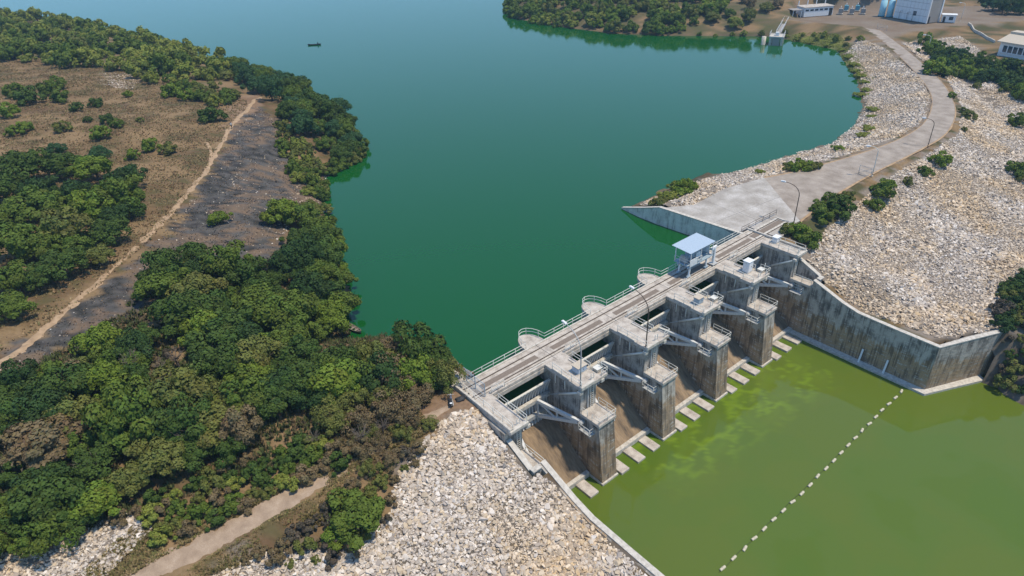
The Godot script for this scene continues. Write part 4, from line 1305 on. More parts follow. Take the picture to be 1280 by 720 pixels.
# a continuous body: tapered capsules blended by a smooth minimum, meshed as surface nets
func body_mesh(parent: Node, bones: Array, cell: float, paint: Callable) -> void:
	var lo := Vector3.ONE * 1e9
	var hi := -lo
	for b in bones:
		for q in [[b[0], b[1]], [b[2], b[3]]]:
			lo = lo.min(q[0] - Vector3.ONE * (q[1] + cell * 2))
			hi = hi.max(q[0] + Vector3.ONE * (q[1] + cell * 2))
	var nx := int((hi.x - lo.x) / cell) + 2
	var ny := int((hi.y - lo.y) / cell) + 2
	var nn := int((hi.z - lo.z) / cell) + 2
	var f := PackedFloat32Array()
	f.resize(nx * ny * nn)
	for k in nn:
		for j in ny:
			for i in nx:
				var p := lo + Vector3(i, j, k) * cell
				var s := 0.0
				for b in bones:
					var ab: Vector3 = b[2] - b[0]
					var t := clampf((p - b[0]).dot(ab) / ab.length_squared(), 0, 1)
					var d := p.distance_to(b[0] + ab * t) - lerpf(b[1], b[3], t)
					s += exp(-d * 45.0)
				f[(k * ny + j) * nx + i] = -log(maxf(s, 1e-12)) / 45.0
	var id := {}
	var vs := PackedVector3Array()
	var cs := PackedColorArray()
	for k in nn - 1:
		for j in ny - 1:
			for i in nx - 1:
				var sum := Vector3.ZERO
				var cnt := 0
				for e in [[0, 0, 0, 1, 0, 0], [0, 0, 0, 0, 1, 0], [0, 0, 0, 0, 0, 1], [1, 0, 0, 1, 1, 0], [1, 0, 0, 1, 0, 1], [0, 1, 0, 1, 1, 0], [0, 1, 0, 0, 1, 1], [0, 0, 1, 1, 0, 1], [0, 0, 1, 0, 1, 1], [1, 1, 0, 1, 1, 1], [1, 0, 1, 1, 1, 1], [0, 1, 1, 1, 1, 1]]:
					var a := f[((k + e[2]) * ny + j + e[1]) * nx + i + e[0]]
					var b := f[((k + e[5]) * ny + j + e[4]) * nx + i + e[3]]
					if (a < 0) != (b < 0):
						var t := a / (a - b)
						sum += Vector3(e[0], e[1], e[2]).lerp(Vector3(e[3], e[4], e[5]), t)
						cnt += 1
				if cnt:
					id[(k * ny + j) * nx + i] = vs.size()
					var v := lo + (Vector3(i, j, k) + sum / cnt) * cell
					vs.append(v)
					cs.append(paint.call(v))
	var st := begin(true)
	for k in range(1, nn - 1):
		for j in range(1, ny - 1):
			for i in range(1, nx - 1):
				var o := (k * ny + j) * nx + i
				for ax in 3:
					var step: int = [1, nx, nx * ny][ax]
					if (f[o] < 0) != (f[o + step] < 0):
						var u: int = [nx, nx * ny, 1][ax]
						var w: int = [nx * ny, 1, nx][ax]
						var c := [o - u - w, o - w, o, o - u]
						if not (id.has(c[0]) and id.has(c[1]) and id.has(c[2]) and id.has(c[3])): continue
						if f[o] >= 0: c.reverse()
						for t in [[0, 2, 1], [0, 3, 2]]:
							for q in t:
								st.set_color(cs[id[c[q]]])
								st.add_vertex(vs[id[c[q]]])
	put(parent, "body", done(st), M.tuft_plain)

func person(p: Vector3, turn: float) -> void:
	var o := thing("person", "person in a white top and dark trousers walking up the footpath", "person", p)
	o.rotation.y = turn
	var bones := [[Vector3(-0.09, 0.06, -0.20), 0.045, Vector3(-0.09, 0.05, -0.02), 0.04], [Vector3(-0.09, 0.09, -0.18), 0.05, Vector3(-0.10, 0.5, -0.05), 0.065], [Vector3(-0.10, 0.5, -0.05), 0.068, Vector3(-0.09, 0.92, 0), 0.095],
		[Vector3(0.09, 0.06, 0.2), 0.045, Vector3(0.09, 0.05, 0.38), 0.04], [Vector3(0.09, 0.09, 0.22), 0.05, Vector3(0.10, 0.5, 0.14), 0.065], [Vector3(0.10, 0.5, 0.14), 0.068, Vector3(0.09, 0.92, 0), 0.095],
		[Vector3(0, 0.93, 0), 0.14, Vector3(0, 1.2, 0), 0.13], [Vector3(0, 1.2, 0), 0.13, Vector3(0, 1.40, 0), 0.12], [Vector3(-0.14, 1.40, 0), 0.07, Vector3(0.14, 1.40, 0), 0.07], [Vector3(0, 1.42, 0), 0.06, Vector3(0, 1.56, 0.01), 0.052],
		[Vector3(0, 1.62, 0.03), 0.085, Vector3(0, 1.70, 0.01), 0.092], [Vector3(0, 1.63, 0.11), 0.02, Vector3(0, 1.6, 0.125), 0.018],
		[Vector3(-0.2, 1.39, 0), 0.055, Vector3(-0.25, 1.12, 0.02), 0.046], [Vector3(-0.25, 1.12, 0.02), 0.044, Vector3(-0.23, 0.88, 0.14), 0.034], [Vector3(0.2, 1.39, 0), 0.055, Vector3(0.25, 1.12, -0.04), 0.046], [Vector3(0.25, 1.12, -0.04), 0.044, Vector3(0.24, 0.88, 0.02), 0.034]]
	for s in [-1.0, 1.0]:
		var w := Vector3(0.235 * s, 0.86, 0.15 if s < 0 else 0.03)
		for i in 4: bones.append([w, 0.022, w + Vector3(0.004 * s, -0.15 + 0.012 * absf(i - 1.5), 0.03 * (i - 1.5)), 0.011])
		bones.append([w, 0.02, w + Vector3(-0.03 * s, -0.08, 0.05), 0.012])
	body_mesh(o, bones, 0.024, func(v: Vector3) -> Color:
		if v.y > 1.64 and v.z < 0.08: return Color(0.012, 0.011, 0.01)
		if v.y > 1.46: return Color(0.09, 0.05, 0.03)
		if v.y > 0.96 and not (absf(v.x) > 0.19 and v.y < 1.2): return Color(0.72, 0.70, 0.66)
		if v.y < 0.92 and absf(v.x) < 0.19: return Color(0.015, 0.015, 0.02)
		return Color(0.09, 0.05, 0.03))

# ------------------------------------------------------------ vegetation
var crowns := {}        # kind -> list of crown meshes of radius 1
var trunks := []

func crown_mesh(sd: int, puffs: int, leaves: int, leaf: float, flatness: float, sparse := 0.0) -> ArrayMesh:
	var r := RandomNumberGenerator.new()
	r.seed = sd
	var vs := PackedVector3Array()
	var ns := PackedVector3Array()
	var cs := PackedColorArray()
	for i in puffs:
		var y := lerpf(-0.35, 0.95, (i + 0.5) / puffs)
		var a := i * 2.39996 + r.randf_range(-0.5, 0.5)
		var w := sqrt(maxf(0.05, 1.0 - y * y))
		var rad := r.randf_range(0.35, 1.0)
		var c := Vector3(cos(a) * w * rad, y * 0.62 * flatness * r.randf_range(0.8, 1.25), sin(a) * w * rad)
		if i % 5 == 0: c *= r.randf_range(0.2, 0.7)
		var pr := r.randf_range(0.15, 0.40)
		var shade := r.randf_range(0.78, 1.22)
		var warm := r.randf_range(0.85, 1.18)
		for k in leaves:
			var d := Vector3(r.randfn(), r.randfn(), r.randfn()).normalized()
			if d.dot(c.normalized()) < -0.35 and r.randf() < 0.8: d = -d
			if d.y < -0.3 and r.randf() < 0.6: d.y = -d.y
			var p := c + d * pr * (0.55 + 0.5 * sqrt(r.randf()) + (0.35 * r.randf() if k % 9 == 0 else 0.0)) * Vector3(1, 0.85, 1)
			if sparse > 0 and r.randf() < sparse: continue
			var n := (d + Vector3(r.randfn(), r.randfn() + 0.35, r.randfn()) * 0.42).normalized()
			var t := n.cross(Vector3(r.randfn(), r.randfn(), r.randfn())).normalized()
			var b := n.cross(t)
			var l := leaf * r.randf_range(0.65, 1.35)
			t *= l
			b *= l * r.randf_range(0.45, 0.8)
			var q := [p - t, p + b + n * l * 0.15, p + t, p - b + n * l * 0.15]
			var v := shade * r.randf_range(0.72, 1.3)
			var col := Color(v * warm, v, v * r.randf_range(0.7, 1.2))
			for m in [0, 1, 2, 0, 2, 3]:
				vs.append(q[m])
				ns.append(n)
				cs.append(col)
	var arr := []
	arr.resize(Mesh.ARRAY_MAX)
	arr[Mesh.ARRAY_VERTEX] = vs
	arr[Mesh.ARRAY_NORMAL] = ns
	arr[Mesh.ARRAY_COLOR] = cs
	var am := ArrayMesh.new()
	am.add_surface_from_arrays(Mesh.PRIMITIVE_TRIANGLES, arr)
	return am

func trunk_mesh(sd: int, limbs: int) -> ArrayMesh:          # from -1.2 (ground) up into a crown of radius 1
	var r := RandomNumberGenerator.new()
	r.seed = sd
	var st := begin(true)
	tube(st, [Vector3(0, -1.3, 0), Vector3(0.03, -0.7, 0.02), Vector3(0, -0.25, 0)], 0.085, 7, 0.06)
	for i in limbs:
		var a := TAU * i / limbs + r.randf_range(-0.4, 0.4)
		var e := Vector3(cos(a) * r.randf_range(0.45, 0.8), r.randf_range(0.05, 0.6), sin(a) * r.randf_range(0.45, 0.8))
		var w := 0.045 if limbs < 10 else 0.022
		tube(st, [Vector3(0, -0.6 + 0.5 * i / limbs, 0), e * 0.5 + Vector3(r.randf_range(-0.1, 0.1), -0.15, r.randf_range(-0.1, 0.1)), e], w, 5, 0.006)
		if limbs > 10: tube(st, [e * 0.55, e * 0.8 + Vector3(r.randf_range(-0.25, 0.25), r.randf_range(0.0, 0.25), r.randf_range(-0.25, 0.25))], 0.014, 4, 0.005)
	return done(st)

func make_crowns() -> void:
	crowns.tree = []
	for i in 6: crowns.tree.append(crown_mesh(100 + i, 26, 210, 0.062, 0.95))
	crowns.shrub = []
	for i in 5: crowns.shrub.append(crown_mesh(200 + i, 14, 120, 0.10, 1.0))
	crowns.dry = []
	for i in 4: crowns.dry.append(crown_mesh(300 + i, 26, 190, 0.045, 0.85, 0.25))
	crowns.low = []
	for i in 3: crowns.low.append(crown_mesh(400 + i, 16, 110, 0.09, 0.5))
	for i in 4: trunks.append(trunk_mesh(500 + i, 6))
	for i in 2: trunks.append(trunk_mesh(520 + i, 26))

const TINT := {"dark": "dark green", "mid": "mid green", "bright": "bright green", "olive": "olive", "lime": "yellow green", "brown": "brownish", "blue": "bluish green", "deep": "very dark green", "burnt": "scorched grey brown"}
func plant(kind: String, g: Vector3, r: float, tint: String, label: String, group: String, tall := 1.0) -> void:
	var tree := kind == "tree" or kind == "dry"
	var size: String = "small" if r < 1.0 else ("modest" if r < 1.8 else ("broad" if r < 2.7 else ("large" if r < 3.5 else "very large")))
	if "%s" in label: label = label % (size + " " + str(TINT[tint]))
	label = label.replace("small rounded small", "small rounded").replace("low small", "small").replace("low modest", "modest")
	var called := ("thin_leaved_tree" if kind == "dry" else "tree") if tree else ("low_shrub" if kind == "low" else "shrub")
	if "ridge" in label: called = "broad_bush"
	elif "track" in label: called = "scrub_bush"
	elif "far point" in label: called = "canopy_bush"
	var o := thing(called, label, "tree" if tree else "shrub", g, group)
	var list: Array = crowns[kind]
	var sunk := 0.62 if tree else (0.35 if kind == "low" else 0.42)
	var c := put(o, "crown" if tree else "foliage", list[rng.randi() % list.size()], M["leaf_" + tint], Vector3(0, r * sunk * tall, 0))
	c.rotation.y = rng.randf() * TAU
	c.scale = Vector3(r * rng.randf_range(0.88, 1.12), r * tall * rng.randf_range(0.85, 1.1), r * rng.randf_range(0.88, 1.12))
	var t := put(o, "trunk" if tree else "stem", trunks[rng.randi() % 4], M.bark, Vector3(0, r * sunk * tall, 0))
	t.rotation.y = rng.randf() * TAU
	t.scale = Vector3(r, r * tall * (sunk + 0.1), r) * (0.9 if tree else 0.75)

# a crown seen at a pixel, with a radius in pixels: stands on the ground below it
func plant_at(kind: String, u: float, v: float, rp: float, tint: String, label: String, group: String, tall := 1.0) -> void:
	var g := at(u, v)
	var r := rp / px_per_m(g)
	g = at(u, v, r * 0.55 * tall)
	r = rp / px_per_m(g) * (1.0 if kind == "tree" else 1.2)
	plant(kind, g, r, tint, label, group, tall)

func grow(kind: String, px: Array, n: int, gap: float, r0: float, r1: float, tints: Array, label: String, group: String, tall := 1.0, holes := []) -> void:
	var poly := PackedVector2Array()
	for i in range(0, px.size(), 2):
		var p := at(px[i], px[i + 1], 1.5)
		poly.append(Vector2(p.x, p.z))
	var lo := Vector2(1e9, 1e9)
	var hi := -lo
	for p in poly:
		lo = lo.min(p)
		hi = hi.max(p)
	var got := []
	var tries := 0
	while got.size() < n and tries < n * 60:
		tries += 1
		var p := Vector2(rng.randf_range(lo.x, hi.x), rng.randf_range(lo.y, hi.y))
		if not Geometry2D.is_point_in_polygon(p, poly): continue
		var skip := false
		for hname in holes:
			if inside(p, hname): skip = true
		if skip: continue
		for q in got:
			if p.distance_to(q) < gap:
				skip = true
				break
		if skip: continue
		var h := ground(p.x, p.y)
		if h < W - 0.4 and not (p.x > 46 and p.y > 0): continue
		got.append(p)
		plant(kind, Vector3(p.x, h - 0.1, p.y), rng.randf_range(r0, r1), tints[rng.randi() % tints.size()], label, group, tall * rng.randf_range(0.85, 1.2))

func build_plants() -> void:
	# wood between the hill and the bridge
	var wood := "trees of the wood beside the bridge"
	grow("tree", [196, 345, 240, 322, 300, 340, 340, 350, 360, 310, 405, 300, 440, 350, 428, 378, 395, 420, 340, 430, 270, 420, 215, 400], 50, 2.9, 1.8, 4.0, ["mid", "dark", "dark", "bright", "olive", "deep", "mid"], "leafy %s tree in the wood above the canoe inlet", wood)
	grow("tree", [250, 425, 340, 442, 392, 448, 425, 452, 455, 450, 490, 440, 540, 438, 565, 455, 545, 470, 470, 480, 400, 500, 330, 510, 270, 480], 44, 2.7, 1.8, 3.7, ["mid", "dark", "olive", "deep", "dark", "olive", "bright"], "leafy %s tree in the wood between inlet and bridge", wood)
	grow("dry", [440, 445, 540, 440, 562, 470, 530, 500, 480, 530, 430, 540, 400, 520, 400, 480], 26, 2.4, 2.0, 2.9, ["olive", "brown", "olive", "mid", "olive"], "thin leaved %s tree in the wood beside the bridge landing", wood)
	grow("tree", [70, 470, 150, 415, 175, 420, 160, 470, 220, 490, 270, 480, 330, 510, 300, 560, 200, 600, 120, 640, 60, 640, 50, 560], 44, 2.7, 1.7, 3.6, ["dark", "olive", "deep", "bright", "dark", "mid", "brown"], "leafy %s tree in the wood below the burnt slope", wood)
	grow("tree", [-20, 490, 60, 470, 60, 530, -20, 530], 8, 2.8, 2.0, 3.0, ["dark", "mid", "deep"], "%s tree below the foot of the burnt slope", wood)
	grow("tree", [-20, 640, 30, 620, 90, 640, 110, 655, 60, 672, -20, 690], 10, 2.4, 1.6, 2.4, ["dark", "mid", "bright"], "%s tree above the pale rock patch", wood)
	grow("shrub", [130, 640, 200, 605, 300, 565, 400, 540, 440, 545, 420, 575, 340, 605, 260, 645, 190, 668, 170, 645], 60, 1.3, 0.7, 1.5, ["olive", "mid", "brown", "dark", "lime"], "low scrubby %s bush on the bank above the vehicle track", "scrub along the vehicle track")
	grow("shrub", [300, 690, 380, 640, 440, 590, 520, 545, 525, 560, 490, 600, 480, 640, 420, 690, 360, 700], 55, 1.2, 0.45, 1.1, ["brown", "olive", "brown", "burnt", "olive"], "low %s bush between vehicle track and rock slope", "scrub along the vehicle track")
	grow("dry", [430, 560, 470, 530, 530, 505, 545, 520, 500, 560, 470, 590], 9, 1.6, 1.0, 1.6, ["brown", "olive"], "twiggy %s tree beside the top of the rock slope", wood)
	grow("shrub", [20, 540, 50, 545, 70, 600, 40, 640, 0, 640], 10, 1.5, 0.8, 1.5, ["brown", "dark", "burnt"], "dusty %s bush between the wood and the short hill path", wood)
	grow("shrub", [155, 430, 215, 430, 245, 470, 205, 495, 155, 475], 16, 1.5, 0.6, 1.2, ["burnt", "brown", "burnt", "olive"], "dying %s bush in the scorched hollow of the wood", wood)
	for a in [[185, 455], [205, 470], [170, 470], [225, 462], [60, 585], [35, 565], [90, 560], [120, 600], [240, 560], [420, 535], [455, 560], [480, 545], [395, 560], [150, 625]]:
		var bg := at(a[0], a[1])
		var bt := thing("bare_tree", "leafless grey tree standing among the scrub of the wood", "tree", bg, "leafless trees in the wood")
		var br := rng.randf_range(1.2, 1.9)
		var bm := put(bt, "trunk", trunks[4 + rng.randi() % 2], M.dead, Vector3(0, br * 1.2, 0))
		bm.scale = Vector3.ONE * br
		bm.rotation.y = rng.randf() * TAU
	for a in [[440, 650, 40, "mid"], [420, 672, 20, "bright"], [462, 640, 18, "bright"]]:
		plant_at("tree", a[0], a[1], a[2], a[3], "dense bright green tree alone between rock slope and scrub", "green trees at the rock slope", 0.8)
	# shore trees
	for a in [[350, 268, 22, "bright"], [378, 272, 22, "mid"], [402, 288, 22, "mid"], [388, 262, 15, "olive"], [372, 298, 18, "dark"], [412, 300, 14, "mid"]]:
		plant_at("tree", a[0], a[1], a[2], a[3], "round %s tree on the shore under the burnt slope", "trees on the shore of the hill")
	grow("tree", [345, 118, 390, 122, 440, 152, 455, 182, 430, 202, 400, 185, 370, 160], 30, 3.2, 2.4, 3.8, ["dark", "mid", "blue", "mid"], "%s tree on the point above the water", "trees on the shore of the hill")
	grow("shrub", [345, 150, 375, 165, 400, 200, 402, 240, 385, 240, 352, 195], 34, 1.8, 1.0, 1.9, ["lime", "olive", "mid", "olive"], "%s bush on the ledge above the water", "bushes on the ledge of the hill")
	grow("tree", [280, 80, 330, 88, 372, 104, 385, 118, 340, 122, 300, 108], 22, 3.8, 2.8, 4.2, ["dark", "blue", "mid"], "%s tree behind the head of the footpath", "trees on the ridge of the hill")
	grow("shrub", [-30, 12, 60, 24, 150, 42, 240, 66, 290, 84, 280, 112, 200, 104, 150, 88, 60, 76, -30, 76], 170, 3.2, 2.4, 4.6, ["lime", "olive", "lime", "mid", "lime", "mid"], "bushy %s thicket shrub on the far ridge of the hill", "trees on the ridge of the hill")
	grow("shrub", [205, 95, 280, 110, 300, 120, 270, 128, 215, 112], 16, 3.0, 1.6, 2.6, ["olive", "lime", "mid"], "%s bush at the edge of the ridge trees", "bushes scattered on the dry grass")
	# grove on the dry slope
	for a in [[25, 212, 30, "dark"], [78, 210, 24, "dark"], [72, 188, 11, "blue"], [118, 212, 24, "bright"], [150, 248, 32, "mid"], [122, 196, 15, "blue"], [160, 222, 20, "deep"], [110, 262, 26, "bright"], [42, 262, 30, "mid"], [82, 290, 32, "olive"], [132, 292, 24, "dark"], [24, 308, 34, "mid"], [72, 332, 27, "dark"], [20, 352, 28, "mid"], [10, 388, 26, "mid"], [122, 322, 18, "olive"], [96, 246, 22, "deep"], [5, 240, 26, "dark"], [50, 240, 22, "deep"], [55, 312, 26, "mid"], [100, 310, 22, "mid"], [140, 270, 20, "deep"], [8, 275, 24, "mid"], [165, 262, 18, "dark"], [45, 350, 20, "dark"]]:
		plant_at("tree", a[0], a[1], a[2], a[3], "leafy %s tree in the grove on the dry grass slope", "grove on the dry grass slope")
	for a in [[125, 168, 11], [78, 160, 9], [188, 183, 11], [210, 187, 9], [165, 195, 8], [265, 145, 12], [284, 128, 5], [135, 150, 8], [146, 155, 7], [120, 130, 7], [160, 118, 5], [30, 160, 9], [8, 140, 12], [175, 150, 4], [60, 112, 11], [35, 122, 13], [75, 122, 11], [15, 165, 8], [95, 135, 8], [110, 150, 5], [215, 115, 10], [232, 120, 9], [70, 105, 9], [20, 115, 12], [12, 205, 8]]:
		plant_at("shrub", a[0], a[1], a[2], ["mid", "dark", "bright", "olive"][rng.randi() % 4], "rounded %s bush standing alone on the dry grass", "bushes scattered on the dry grass")
	for a in [[414, 216, 8], [427, 208, 9], [440, 201, 9], [450, 193, 9], [406, 232, 8], [404, 247, 9], [406, 262, 8], [398, 240, 8], [454, 182, 9], [420, 206, 8]]:
		plant_at("shrub", a[0], a[1], a[2], ["mid", "olive", "dark"][rng.randi() % 3], "%s bush at the foot of the bank, touching the water", "bushes at the waterline of the hill")
	plant_at("tree", 275, 273, 13, "bright", "small bright green tree alone on the burnt slope", "", 0.9)
	# embankment and road
	var eb := "bushes on the rock embankment"
	for a in [[1050, 262, 17, "dark"], [1030, 270, 14, "mid"], [1000, 290, 13, "bright"], [1014, 300, 12, "mid"], [985, 288, 10, "olive"], [1104, 240, 12, "mid"], [1110, 232, 9, "bright"], [1094, 256, 10, "mid"], [1040, 250, 10, "mid"], [1062, 245, 7, "olive"], [1135, 228, 7, "olive"], [1022, 258, 9, "mid"]]:
		plant_at("shrub", a[0], a[1], a[2], a[3], "%s bush at the road edge between apron and rock slope", eb)
	for a in [[1175, 200, 11], [1157, 215, 8], [1212, 145, 8], [1205, 139, 5], [1270, 152, 11], [1272, 212, 11], [1278, 222, 8], [1190, 120, 5], [1220, 108, 5], [1205, 162, 4]]:
		plant_at("shrub", a[0], a[1], a[2], ["bright", "mid", "olive"][rng.randi() % 3], "lone %s bush growing among the rocks of the outer slope", eb)
	for a in [[1000, 206, 12], [1016, 206, 10], [986, 208, 9], [826, 250, 9], [838, 244, 11], [850, 238, 11], [862, 230, 12], [846, 232, 9], [818, 253, 6], [950, 214, 5], [1048, 184, 6]]:
		plant_at("low", a[0], a[1], a[2], ["bright", "olive", "lime"][rng.randi() % 3], "low %s bush on the rocks at the reservoir edge", eb)
	for a in [[1086, 160, 8], [1080, 168, 7], [1092, 136, 7], [1090, 145, 5], [1076, 118, 7], [1082, 112, 6], [1076, 94, 7], [1068, 80, 7], [1062, 70, 6], [1070, 88, 6], [1080, 102, 6], [1052, 62, 5], [1034, 56, 5], [1012, 53, 4]]:
		plant_at("low", a[0], a[1], a[2], ["lime", "lime", "lime"][rng.randi() % 3], "%s waterside clump along the shore of the bay", "green clumps along the bay", 0.6)
	grow("shrub", [1172, 56, 1200, 62, 1240, 76, 1290, 84, 1290, 122, 1250, 106, 1205, 92, 1178, 90, 1166, 78], 80, 1.8, 1.5, 2.7, ["dark", "mid", "blue", "dark", "bright", "deep"], "dense %s bush in the thicket below the tan roofed house", "thicket below the tan roofed house")
	for a in [[1168, 85, 13], [1155, 50, 9], [1162, 62, 10], [1205, 84, 9]]:
		plant_at("shrub", a[0], a[1], a[2], "bright", "bright green bush on the road side of the thicket", "thicket below the tan roofed house")
	grow("shrub", [1248, 415, 1262, 352, 1290, 335, 1290, 500, 1262, 482, 1244, 455], 46, 1.1, 0.9, 1.7, ["burnt", "deep", "olive", "deep", "dark"], "bare twigged %s bush at the end of the long stained wall", "dark bushes at the end of the wall")
	# far shore
	grow("shrub", [632, 12, 650, 23, 700, 33, 760, 41, 850, 44, 890, 40, 905, 14, 900, -8, 636, -8], 190, 2.1, 2.0, 4.0, ["mid", "lime", "olive", "bright", "mid", "bright"], "%s canopy bush on the far point across the bay", "trees on the far point")
	grow("tree", [870, 30, 900, 34, 950, 30, 985, 18, 990, -10, 868, -12], 16, 5.0, 2.0, 3.6, ["olive", "mid", "lime", "brown"], "scattered %s tree on the dry far shore behind the intake tower", "trees behind the intake tower")
	grow("shrub", [870, 38, 950, 40, 985, 36, 1060, 42, 1080, 44, 1060, 52, 990, 46, 900, 44], 18, 3.0, 0.9, 1.7, ["mid", "lime", "olive", "lime"], "%s bush along the far shore beside the intake tower", "trees behind the intake tower")
	grow("tree", [1235, -6, 1290, -6, 1290, 20, 1238, 14], 12, 3.8, 3.2, 4.8, ["deep", "blue", "dark"], "%s tree at the yard edge beyond the white hall", "dark trees beyond the yard")
	grow("tree", [1010, 0, 1100, -2, 1100, -20, 1010, -16], 14, 4.0, 2.6, 4.2, ["olive", "lime", "mid"], "%s tree behind the low white building", "trees behind the low white building")

# ------------------------------------------------------------ stones and grass
func rock_mesh(sd: int) -> ArrayMesh:
	var r := RandomNumberGenerator.new()
	r.seed = sd
	var t := (1.0 + sqrt(5.0)) / 2.0
	var v := [Vector3(-1, t, 0), Vector3(1, t, 0), Vector3(-1, -t, 0), Vector3(1, -t, 0), Vector3(0, -1, t), Vector3(0, 1, t), Vector3(0, -1, -t), Vector3(0, 1, -t), Vector3(t, 0, -1), Vector3(t, 0, 1), Vector3(-t, 0, -1), Vector3(-t, 0, 1)]
	var f := [[0, 11, 5], [0, 5, 1], [0, 1, 7], [0, 7, 10], [0, 10, 11], [1, 5, 9], [5, 11, 4], [11, 10, 2], [10, 7, 6], [7, 1, 8], [3, 9, 4], [3, 4, 2], [3, 2, 6], [3, 6, 8], [3, 8, 9], [4, 9, 5], [2, 4, 11], [6, 2, 10], [8, 6, 7], [9, 8, 1]]
	var planes := []
	for i in 9: planes.append([Vector3(r.randfn(), r.randfn(), r.randfn()).normalized(), r.randf_range(0.22, 0.55)])
	var cut := func(p: Vector3) -> Vector3:
		p = p.normalized()
		for q in planes:
			var d := p.dot(q[0]) - float(q[1])
			if d > 0: p -= q[0] * d
		return p
	var sc := Vector3(r.randf_range(0.95, 1.35), r.randf_range(0.55, 0.85), r.randf_range(0.75, 1.05))
	var st := begin()
	for tr in f:
		var a: Vector3 = v[tr[0]].normalized()
		var b: Vector3 = v[tr[1]].normalized()
		var c: Vector3 = v[tr[2]].normalized()
		var ab: Vector3 = cut.call(a + b) * sc
		var bc: Vector3 = cut.call(b + c) * sc
		var ca: Vector3 = cut.call(c + a) * sc
		var A: Vector3 = cut.call(a) * sc
		var B: Vector3 = cut.call(b) * sc
		var C: Vector3 = cut.call(c) * sc
		tri(st, A, ab, ca); tri(st, ab, B, bc); tri(st, ca, bc, C); tri(st, ab, bc, ca)
	return done(st)

var rocks := []
var stone_tones := [Vector3(0.50, 0.44, 0.38), Vector3(0.58, 0.52, 0.46), Vector3(0.44, 0.38, 0.32), Vector3(0.50, 0.41, 0.30), Vector3(0.62, 0.57, 0.52), Vector3(0.42, 0.37, 0.32), Vector3(0.54, 0.47, 0.39), Vector3(0.34, 0.30, 0.27)]

func tone(warm: float) -> Vector3:
	var c: Vector3 = stone_tones[rng.randi() % stone_tones.size()] * rng.randf_range(1.0, 1.38)
	return c.lerp(Vector3(c.x, c.y * 0.90, c.z * 0.74), warm)

func riprap(n: String, label: String, region: String, count: int, r0: float, r1: float, singles: int, drop := 0.3) -> void:
	var o := structure(n, label)
	var poly: PackedVector2Array = reg[region]
	var lo := Vector2(1e9, 1e9)
	var hi := -lo
	for p in poly:
		lo = lo.min(p)
		hi = hi.max(p)
	var xf := [[], [], [], [], []]
	var cl := [[], [], [], [], []]
	var made := 0
	var tries := 0
	var mats := []
	if singles > 0:
		for i in 8:
			var m: StandardMaterial3D = M.stone.duplicate()
			m.vertex_color_use_as_albedo = false
			m.albedo_color = srgb(stone_tones[i % 8] * 1.15)
			mats.append(m)
	var big := 0
	while made < count and tries < count * 12:
		tries += 1
		var p := Vector2(rng.randf_range(lo.x, hi.x), rng.randf_range(lo.y, hi.y))
		if not Geometry2D.is_point_in_polygon(p, poly): continue
		if p.x < 20 and p.x > -10.6 and p.y > 13.6: continue
		if p.x < 20 and p.x > -12.4 and p.y > -1 and p.y <= 14.6: continue
		if p.x > 20 and p.x < 49.3 and p.y > -27: continue
		if p.x > 20 and p.x < 51.2 and p.y > -1 and p.y < 14.6: continue
		if p.x > 47 and p.y > 30 and (p - Vector2(48.2, 33.2)).dot(Vector2(-0.395, 0.919)) > -0.95: continue
		made += 1
		var patch := nz.get_noise_2d(p.x * 3.0 + 200.0, p.y * 3.0)
		var s := (r0 + (r1 - r0) * pow(rng.randf(), 2.4)) * clampf(1.0 + patch * 0.8, 0.8, 1.4)
		var single := false
		if big < singles and made % 6 == 0:
			var w := Vector3(p.x, ground(p.x, p.y), p.y)
			if px_per_m(w) > 8.2:
				single = true
				s = rng.randf_range(r1 * 0.75, r1 * 1.45)
				big += 1
		var b := Basis.from_euler(Vector3(rng.randf_range(-0.5, 0.5), rng.randf() * TAU, rng.randf_range(-0.5, 0.5)))
		b = b.scaled_local(Vector3.ONE * s)
		var q := Vector3(p.x, ground(p.x, p.y) + s * rng.randf_range(-0.1, drop), p.y)
		var k := rng.randi() % 5
		if single:
			var e := put(o, "stone", rocks[k], mats[rng.randi() % 8], q)
			e.basis = b
		else:
			xf[k].append(Transform3D(b, q))
			var wm := clampf(0.35 + nz.get_noise_2d(p.x * 2.0, p.y * 2.0) * 1.6, 0, 1)
			var c := tone(wm)
			cl[k].append(Color(c.x, c.y, c.z))
	for k in 5:
		if xf[k].is_empty(): continue
		var mm := MultiMesh.new()
		mm.transform_format = MultiMesh.TRANSFORM_3D
		mm.use_colors = true
		mm.mesh = rocks[k]
		mm.instance_count = xf[k].size()
		for i in xf[k].size():
			mm.set_instance_transform(i, xf[k][i])
			mm.set_instance_color(i, cl[k][i])
		var mi := MultiMeshInstance3D.new()
		mi.name = part_name(o, "loose_stones")
		mi.multimesh = mm
		mi.material_override = M.stone
		mi.set_meta("kind", "stuff")
		o.add_child(mi)

